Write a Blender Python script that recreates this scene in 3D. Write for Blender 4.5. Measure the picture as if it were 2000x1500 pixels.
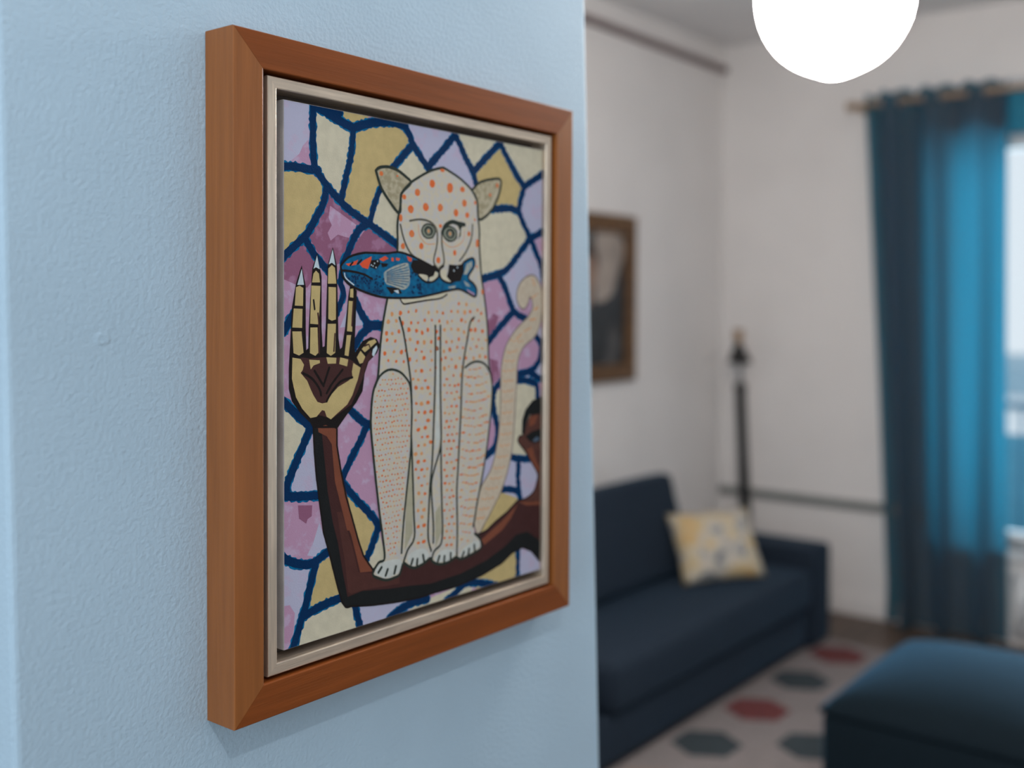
import bpy, bmesh, math, random
from mathutils import Vector, Matrix
from mathutils.geometry import tessellate_polygon

for _o in list(bpy.data.objects):
    bpy.data.objects.remove(_o, do_unlink=True)
scene = bpy.context.scene
COL = scene.collection
PI = math.pi

# ------------------------------------------------------------------ camera
EYE = 1.55
YAW, PITCH, ROLL = math.radians(38.30), math.radians(-1.76), math.radians(-0.13)
_f = Vector((math.cos(YAW)*math.cos(PITCH), math.sin(YAW)*math.cos(PITCH), math.sin(PITCH)))
_r = Vector((math.sin(YAW), -math.cos(YAW), 0))
_d = _f.cross(_r)
_r2 = _r*math.cos(ROLL) + _d*math.sin(ROLL)
_d2 = -_r*math.sin(ROLL) + _d*math.cos(ROLL)
cam = bpy.data.cameras.new('camera')
cam.sensor_fit = 'HORIZONTAL'
cam.sensor_width = 36.0
cam.lens = 2083/2000*36
cam.shift_y = -91/2000
cam.clip_start = 0.05
cam.dof.use_dof = True
cam.dof.focus_distance = 1.12
cam.dof.aperture_fstop = 2.0
cam_o = bpy.data.objects.new('camera', cam)
COL.objects.link(cam_o)
m = Matrix.Identity(4)
for i in range(3):
    m[i][0] = _r2[i]; m[i][1] = -_d2[i]; m[i][2] = -_f[i]
m[0][3], m[1][3], m[2][3] = -0.944, -0.913, EYE
cam_o.matrix_world = m
scene.camera = cam_o

# ------------------------------------------------------------------ world, light, exposure
vs = scene.view_settings
vs.view_transform = 'Standard'; vs.look = 'None'; vs.gamma = 1.0; vs.exposure = 0.0
vs.use_curve_mapping = False
w = bpy.data.worlds.new('daylight'); scene.world = w
w.use_nodes = True
bg = w.node_tree.nodes['Background']
bg.inputs[0].default_value = (0.82, 0.92, 1.0, 1); bg.inputs[1].default_value = 0.95

def light(name, kind, loc, energy, color, size=0.05, target=None, sy=None):
    L = bpy.data.lights.new(name, kind)
    L.energy = energy; L.color = color
    if kind == 'AREA':
        L.shape = 'RECTANGLE'; L.size = size; L.size_y = sy or size
    else:
        L.shadow_soft_size = size
    o = bpy.data.objects.new(name, L); COL.objects.link(o); o.location = loc
    if target is not None:
        o.rotation_euler = (Vector(target)-Vector(loc)).to_track_quat('-Z', 'Y').to_euler()
    return o
for nm_, lc_, en_, tg_ in (('hall_ceiling_spot', (-1.26, -1.60, 2.86), 38, (-0.05, 0, 1.45)), ('hall_ceiling_spot_small', (-0.90, -0.55, 2.70), 6, (-0.05, 0, 1.3))):
    sp = light(nm_, 'SPOT', lc_, en_, (0.97, 0.98, 1.0), 0.018, tg_)
    sp.data.spot_size = math.radians(95); sp.data.spot_blend = 0.5
light('window_daylight', 'AREA', (4.75, -0.25, 1.5), 42, (0.62, 0.86, 1.0), 1.7, (0, -0.25, 1.0), 1.9)
light('hall_side_fill', 'AREA', (-3.0, -0.9, 1.7), 22, (0.80, 0.92, 1.0), 1.2, (0, -0.3, 1.5), 1.7)  # added fill with no window behind it, lightens frame side and far wall

# ------------------------------------------------------------------ helpers
def lin(c):
    c = c/255.0
    return c/12.92 if c <= 0.04045 else ((c+0.055)/1.055)**2.4
def srgb(r, g, b, gain=(1, 1, 1)):
    return tuple(min(0.95, lin(v)/k) for v, k in zip((r, g, b), gain)) + (1,)

MATS = {}
def mat(name, col, rough=0.6, var=0.12, scale=14.0, col2=None, bump=0.0, bscale=120.0, metal=0.0, spec=0.5,
        stretch=(1, 1, 1), sheen=0.0, contrast=(0.35, 0.65), detail=4.0, coat=0.0, stint=None):
    if name in MATS:
        return MATS[name]
    M = bpy.data.materials.new(name); M.use_nodes = True
    nt = M.node_tree; N = nt.nodes; B = N['Principled BSDF']
    tc = N.new('ShaderNodeTexCoord'); mp = N.new('ShaderNodeMapping'); mp.inputs['Scale'].default_value = stretch
    nt.links.new(tc.outputs['Object'], mp.inputs[0])
    nz = N.new('ShaderNodeTexNoise'); nz.inputs['Scale'].default_value = scale; nz.inputs['Detail'].default_value = detail
    nt.links.new(mp.outputs[0], nz.inputs['Vector'])
    rp = N.new('ShaderNodeValToRGB')
    rp.color_ramp.elements[0].position, rp.color_ramp.elements[1].position = contrast
    c2 = col2 or tuple(min(1, c*(1+var)) for c in col[:3]) + (1,)
    c1 = col if col2 else tuple(c*(1-var) for c in col[:3]) + (1,)
    rp.color_ramp.elements[0].color = c1; rp.color_ramp.elements[1].color = c2
    nt.links.new(nz.outputs['Fac'], rp.inputs[0]); nt.links.new(rp.outputs[0], B.inputs['Base Color'])
    B.inputs['Roughness'].default_value = rough; B.inputs['Metallic'].default_value = metal
    B.inputs['Specular IOR Level'].default_value = spec
    B.inputs['Coat Weight'].default_value = coat; B.inputs['Coat Roughness'].default_value = 0.3
    if sheen:
        B.inputs['Sheen Weight'].default_value = sheen; B.inputs['Sheen Roughness'].default_value = 0.35
        if stint:
            B.inputs['Sheen Tint'].default_value = stint
    if bump:
        n2 = N.new('ShaderNodeTexNoise'); n2.inputs['Scale'].default_value = bscale; n2.inputs['Detail'].default_value = 3
        nt.links.new(mp.outputs[0], n2.inputs['Vector'])
        bp = N.new('ShaderNodeBump'); bp.inputs['Strength'].default_value = bump; bp.inputs['Distance'].default_value = 0.002
        nt.links.new(n2.outputs['Fac'], bp.inputs['Height']); nt.links.new(bp.outputs[0], B.inputs['Normal'])
    MATS[name] = M
    return M

def obj(name, verts, faces, mats, parent=None, smooth=False, midx=None, loc=None):
    me = bpy.data.meshes.new(name)
    me.from_pydata([tuple(v) for v in verts], [], faces)
    for mm in (mats if isinstance(mats, (list, tuple)) else [mats]):
        me.materials.append(mm)
    if midx:
        me.polygons.foreach_set('material_index', midx)
    if smooth:
        me.polygons.foreach_set('use_smooth', [True]*len(me.polygons))
    me.update()
    o = bpy.data.objects.new(name, me); COL.objects.link(o)
    if parent is not None:
        o.parent = parent
    if loc is not None:
        o.location = loc
    return o

def from_bm(name, bm, mats, parent=None, smooth=False, loc=None):
    bmesh.ops.recalc_face_normals(bm, faces=bm.faces[:])
    me = bpy.data.meshes.new(name); bm.to_mesh(me); bm.free()
    for mm in (mats if isinstance(mats, (list, tuple)) else [mats]):
        me.materials.append(mm)
    if smooth:
        me.polygons.foreach_set('use_smooth', [True]*len(me.polygons))
    o = bpy.data.objects.new(name, me); COL.objects.link(o)
    if parent is not None:
        o.parent = parent
    if loc is not None:
        o.location = loc
    return o

def bm_box(bm, x0, x1, y0, y1, z0, z1):
    vs_ = [bm.verts.new(p) for p in ((x0, y0, z0), (x1, y0, z0), (x1, y1, z0), (x0, y1, z0), (x0, y0, z1), (x1, y0, z1), (x1, y1, z1), (x0, y1, z1))]
    for f in ((0, 3, 2, 1), (4, 5, 6, 7), (0, 1, 5, 4), (1, 2, 6, 5), (2, 3, 7, 6), (3, 0, 4, 7)):
        bm.faces.new([vs_[i] for i in f])
    return vs_

def box(name, b, m_, parent=None, bev=0.0, seg=2, smooth=False):
    bm = bmesh.new(); bm_box(bm, *b)
    if bev:
        bmesh.ops.bevel(bm, geom=bm.edges[:], offset=bev, segments=seg, affect='EDGES', profile=0.5)
    return from_bm(name, bm, m_, parent, smooth)

def lathe_bm(bm, prof, c=(0, 0, 0), seg=40, lean=(0, 0)):
    rings = []
    for r, z in prof:
        ring = []
        for k in range(seg):
            a = 2*PI*k/seg
            ring.append(bm.verts.new((c[0]+lean[0]*z+r*math.cos(a), c[1]+lean[1]*z+r*math.sin(a), c[2]+z)))
        rings.append(ring)
    for a, b in zip(rings, rings[1:]):
        for k in range(seg):
            bm.faces.new((a[k], a[(k+1) % seg], b[(k+1) % seg], b[k]))
    bm.faces.new(rings[0][::-1]); bm.faces.new(rings[-1])

def lathe(name, prof, m_, parent=None, c=(0, 0, 0), seg=40, lean=(0, 0), smooth=True):
    bm = bmesh.new(); lathe_bm(bm, prof, c, seg, lean)
    return from_bm(name, bm, m_, parent, smooth)

def tube(name, pts, r, m_, parent=None, seg=12):
    bm = bmesh.new(); prev = None
    n = len(pts)
    for i, p in enumerate(pts):
        p = Vector(p)
        t = (Vector(pts[min(i+1, n-1)])-Vector(pts[max(i-1, 0)])).normalized()
        a = t.orthogonal().normalized() if abs(t.z) < 0.9 else Vector((1, 0, 0))
        a = (a - t*a.dot(t)).normalized(); b = t.cross(a)
        ring = [bm.verts.new(p + a*r*math.cos(2*PI*k/seg) + b*r*math.sin(2*PI*k/seg)) for k in range(seg)]
        if prev:
            for k in range(seg):
                bm.faces.new((prev[k], prev[(k+1) % seg], ring[(k+1) % seg], ring[k]))
        else:
            bm.faces.new(ring[::-1])
        prev = ring
    bm.faces.new(prev)
    return from_bm(name, bm, m_, parent, True)

def empty(name, loc=(0, 0, 0)):
    o = bpy.data.objects.new(name, None); COL.objects.link(o); o.location = loc; o.empty_display_size = 0.1
    return o
def tag(o, label, cat, group=None):
    o['label'] = label; o['category'] = cat
    if group:
        o['group'] = group
    return o
def struct(o):
    o['kind'] = 'structure'
    return o
def thing(name, label, cat, loc=(0, 0, 0), group=None):
    return tag(empty(name, loc), label, cat, group)

def cushion_bm(w_, h_, t_, n=14, puff=2.6, pinch=0.06):
    """pillow lying in local x/z, thickness along y"""
    bm = bmesh.new(); grid = {}
    for side in (1, -1):
        for i in range(n+1):
            for j in range(n+1):
                u = -1+2*i/n; v = -1+2*j/n
                if side == -1 and (i in (0, n) or j in (0, n)):
                    grid[(side, i, j)] = grid[(1, i, j)]; continue
                e = (1-abs(u)**puff)*(1-abs(v)**puff)
                sx = 1-pinch*(1-v*v)*abs(u)**3; sz = 1-pinch*(1-u*u)*abs(v)**3
                grid[(side, i, j)] = bm.verts.new((u*w_/2*sx, side*t_/2*max(0, e)**0.5, v*h_/2*sz))
    for side in (1, -1):
        for i in range(n):
            for j in range(n):
                q = [grid[(side, i, j)], grid[(side, i+1, j)], grid[(side, i+1, j+1)], grid[(side, i, j+1)]]
                bm.faces.new(q if side == 1 else q[::-1])
    return bm

# ------------------------------------------------------------------ materials
ILL = (0.70, 0.70, 0.70)                      # light level the print colours were read under
wall_blue = mat('pale_blue_wall_paint', srgb(152, 177, 195, (0.68, 0.71, 0.73)), 0.75, 0.03, 5.0, bump=0.55, bscale=210.0, spec=0.3)
wall_grey = mat('warm_white_wall_paint', (0.79, 0.755, 0.735, 1), 0.85, 0.02, 3.0, bump=0.1, bscale=90, spec=0.2)
ceil_m = mat('ceiling_paint', (0.80, 0.79, 0.79, 1), 0.9, 0.02, 3.0, spec=0.2)
trim_grey = mat('grey_dado_paint', (0.20, 0.21, 0.20, 1), 0.6, 0.05)
trim_shadow = mat('taupe_ledge_shadow', (0.22, 0.17, 0.165, 1), 0.7, 0.05)  # dark taupe stands in for the shadow line of the ledge
floor_m = mat('dark_oak_floor', (0.10, 0.065, 0.045, 1), 0.45, 0.35, 6.0, stretch=(0.4, 6, 1))
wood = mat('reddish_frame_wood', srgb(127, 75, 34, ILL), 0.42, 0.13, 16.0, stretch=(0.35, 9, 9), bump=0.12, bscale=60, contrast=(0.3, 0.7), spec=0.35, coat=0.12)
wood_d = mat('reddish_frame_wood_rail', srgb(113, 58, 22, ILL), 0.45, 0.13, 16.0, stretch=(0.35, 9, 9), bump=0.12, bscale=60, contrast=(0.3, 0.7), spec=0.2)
silver = mat('brushed_silver_fillet', (0.72, 0.60, 0.48, 1), 0.38, 0.14, 40.0, stretch=(0.3, 6, 6), metal=0.75, bump=0.1, bscale=80)
tray_m = mat('brown_tray_board', (0.10, 0.075, 0.06, 1), 0.8, 0.2)
canvas_m = mat('canvas_edge', (0.42, 0.40, 0.40, 1), 0.85, 0.1, 40, bump=0.2, bscale=500)
navy_fab = mat('charcoal_navy_upholstery', (0.013, 0.021, 0.034, 1), 0.85, 0.25, 180.0, bump=0.3, bscale=700, sheen=0.12, spec=0.2, stint=(0.35, 0.65, 1.0, 1))
navy_fab2 = mat('blue_ottoman_upholstery', (0.004, 0.010, 0.015, 1), 0.85, 0.25, 180.0, bump=0.3, bscale=700, sheen=0.45, spec=0.15, stint=(0.25, 0.62, 1.0, 1))
dark_metal = mat('black_lacquered_wood', (0.012, 0.011, 0.011, 1), 0.4, 0.2)
brass = mat('aged_brass', (0.42, 0.27, 0.15, 1), 0.4, 0.2, 20, metal=0.6)
rod_wood = mat('pale_wood_rod', (0.42, 0.30, 0.20, 1), 0.5, 0.15, 20, stretch=(6, .5, 6))
steel = mat('grey_steel_eyelet', (0.35, 0.36, 0.37, 1), 0.35, 0.05, metal=0.8)
white_m = mat('white_enamel', (0.72, 0.74, 0.76, 1), 0.4, 0.03)
gilt = mat('dark_gilt_frame', (0.09, 0.042, 0.018, 1), 0.45, 0.4, 30, metal=0.2, col2=(0.20, 0.10, 0.035, 1))

def emis(name, col, strength):
    M = bpy.data.materials.new(name); M.use_nodes = True
    nt = M.node_tree; nt.nodes.remove(nt.nodes['Principled BSDF'])
    e = nt.nodes.new('ShaderNodeEmission'); nz = nt.nodes.new('ShaderNodeTexNoise'); nz.inputs['Scale'].default_value = 2.0
    rp = nt.nodes.new('ShaderNodeValToRGB'); rp.color_ramp.elements[0].color = tuple(c*0.99 for c in col[:3])+(1,); rp.color_ramp.elements[1].color = col
    nt.links.new(nz.outputs['Fac'], rp.inputs[0]); nt.links.new(rp.outputs[0], e.inputs[0])
    e.inputs[1].default_value = strength
    nt.links.new(e.outputs[0], nt.nodes['Material Output'].inputs[0])
    return M
opal = emis('lit_opal_glass', (1.0, 0.93, 0.87, 1), 76.0)

def translucent(name, col, tcol, fac):
    M = bpy.data.materials.new(name); M.use_nodes = True
    nt = M.node_tree; B = nt.nodes['Principled BSDF']
    nz = nt.nodes.new('ShaderNodeTexNoise'); nz.inputs['Scale'].default_value = 160
    rp = nt.nodes.new('ShaderNodeValToRGB'); rp.color_ramp.elements[0].color = tuple(c*0.9 for c in col[:3])+(1,); rp.color_ramp.elements[1].color = tuple(c*1.1 for c in col[:3])+(1,)
    nt.links.new(nz.outputs['Fac'], rp.inputs[0]); nt.links.new(rp.outputs[0], B.inputs['Base Color'])
    B.inputs['Roughness'].default_value = 0.8; B.inputs['Specular IOR Level'].default_value = 0.2
    t = nt.nodes.new('ShaderNodeBsdfTranslucent'); t.inputs[0].default_value = tcol
    mx = nt.nodes.new('ShaderNodeMixShader'); mx.inputs[0].default_value = fac
    nt.links.new(B.outputs[0], mx.inputs[1]); nt.links.new(t.outputs[0], mx.inputs[2])
    nt.links.new(mx.outputs[0], nt.nodes['Material Output'].inputs[0])
    return M
curtain_m = translucent('teal_curtain_cloth', (0.082, 0.092, 0.10, 1), (0.02, 0.40, 0.62, 1), 0.40)
blind_m = translucent('blue_blind_cloth', (0.05, 0.30, 0.44, 1), (0.05, 0.4, 0.6, 1), 0.3)
glass_m = bpy.data.materials.new('window_glass'); glass_m.use_nodes = True
_nt = glass_m.node_tree; _nt.nodes.remove(_nt.nodes['Principled BSDF'])
_t = _nt.nodes.new('ShaderNodeBsdfTransparent'); _g = _nt.nodes.new('ShaderNodeBsdfGlossy'); _g.inputs['Roughness'].default_value = 0.02
_fr = _nt.nodes.new('ShaderNodeFresnel'); _mx = _nt.nodes.new('ShaderNodeMixShader')
_nt.links.new(_fr.outputs[0], _mx.inputs[0]); _nt.links.new(_t.outputs[0], _mx.inputs[1]); _nt.links.new(_g.outputs[0], _mx.inputs[2])
_nt.links.new(_mx.outputs[0], _nt.nodes['Material Output'].inputs[0])

# ------------------------------------------------------------------ the setting
XF, YL, H = 4.291, 1.775, 2.93
XB, YR = -3.2, -3.4
struct(box('floor', (XB, XF+0.2, YR, YL+0.2, -0.12, 0.0), floor_m))
struct(box('ceiling', (XB, XF+0.2, YR, YL+0.2, H, H+0.12), ceil_m))
struct(box('wall_left', (XB, XF+0.2, YL, YL+0.2, 0.0, H), wall_grey))
WY0, WY1, WZ0, WZ1 = -1.10, 0.64, 0.43, 2.34
bm = bmesh.new()
bm_box(bm, XF, XF+0.28, WY1, YL, 0, H); bm_box(bm, XF, XF+0.28, YR, WY0, 0, H)
bm_box(bm, XF, XF+0.28, WY0, WY1, 0, WZ0); bm_box(bm, XF, XF+0.28, WY0, WY1, WZ1, H)
struct(from_bm('wall_far', bm, wall_grey))
# the short wall that carries the painting; its far end is slightly out of plumb
bm = bmesh.new()
v = bm_box(bm, -0.493, 0.42, 0.0, 0.22, 0.0, H)
for q in v:
    z = q.co.z
    q.co.x = (0.4725 - 0.0425*z) if q.co.x > 0 else (-0.4745 - 0.0130*z)
bmesh.ops.bevel(bm, geom=[e for e in bm.edges if abs((e.verts[0].co-e.verts[1].co).normalized().z) > 0.9], offset=0.006, segments=3, affect='EDGES', profile=0.5)
struct(from_bm('wall_near', bm, wall_blue))
bm = bmesh.new()
edges_ = [XB, -2.3, -0.9, 1.0, 3.6, XF+0.2]
for k_ in range(5):
    if k_ % 2 == 0:
        bm_box(bm, edges_[k_], edges_[k_+1], YR-0.2, YR, 0, H)
    else:
        bm_box(bm, edges_[k_], edges_[k_+1], YR-0.2, YR, 0, 0.6); bm_box(bm, edges_[k_], edges_[k_+1], YR-0.2, YR, 2.45, H)
struct(from_bm('wall_right', bm, wall_grey))
struct(box('baseboard_far', (XF-0.018, XF, WY1-1.0, YL, 0.0, 0.09), wall_grey, bev=0.004))
struct(box('baseboard_left', (XB, XF-0.018, YL-0.018, YL, 0.0, 0.09), wall_grey, bev=0.004))
struct(box('trim_1', (XF-0.022, XF, WY1, YL, 0.530, 0.575), trim_grey, bev=0.006))
struct(box('trim_2', (XB, XF-0.001, YL-0.030, YL, 2.790, 2.825), trim_shadow, bev=0.006))  # thin ledge on the left wall, its shadow put into the colour

# an old filled screw hole in the plaster
bm = bmesh.new(); rg = []
for rr, hh in ((0.0, 0.0008), (0.0014, 0.0002), (0.0028, 0.0008), (0.0045, 0.0005), (0.0065, 0.0)):
    rg.append([bm.verts.new((-0.4025+rr*1.5*math.cos(2*PI*k/14), -hh, EYE-0.033+rr*(1.1+0.2*math.sin(3*k))*math.sin(2*PI*k/14))) for k in range(14)])
for a_, b_ in zip(rg, rg[1:]):
    for k in range(14):
        bm.faces.new((a_[k], a_[(k+1) % 14], b_[(k+1) % 14], b_[k]))
from_bm('filled_screw_hole', bm, wall_blue, bpy.data.objects['wall_near'], True)

# window
win = struct(empty('window_1', (XF+0.14, 0, WZ0)))
def wbox(name, b, m_, par=win, bev=0.004):
    return box(name, (b[0]-XF-0.14, b[1]-XF-0.14, b[2], b[3], b[4]-WZ0, b[5]-WZ0), m_, par, bev)
fx0, fx1 = XF+0.10, XF+0.17
for y0, y1 in ((WY0, WY0+0.06), (WY1-0.06, WY1)):
    wbox('jamb', (fx0, fx1, y0, y1, WZ0, WZ1), white_m)
wbox('head', (fx0, fx1, WY0+0.06, WY1-0.06, WZ1-0.06, WZ1), white_m)
wbox('bottom_rail', (fx0, fx1, WY0+0.06, WY1-0.06, WZ0, WZ0+0.06), white_m)
wbox('mullion', (fx0, fx1, -0.27, -0.19, WZ0+0.06, WZ1-0.06), white_m)
for y0, y1 in ((WY0+0.06, -0.27), (-0.19, WY1-0.06)):
    wbox('pane', (fx0+0.03, fx0+0.036, y0, y1, WZ0+0.06, WZ1-0.06), glass_m, bev=0)
wbox('window_sill', (XF-0.05, XF+0.12, WY0-0.03, WY1, WZ0-0.025, WZ0), white_m)

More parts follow.
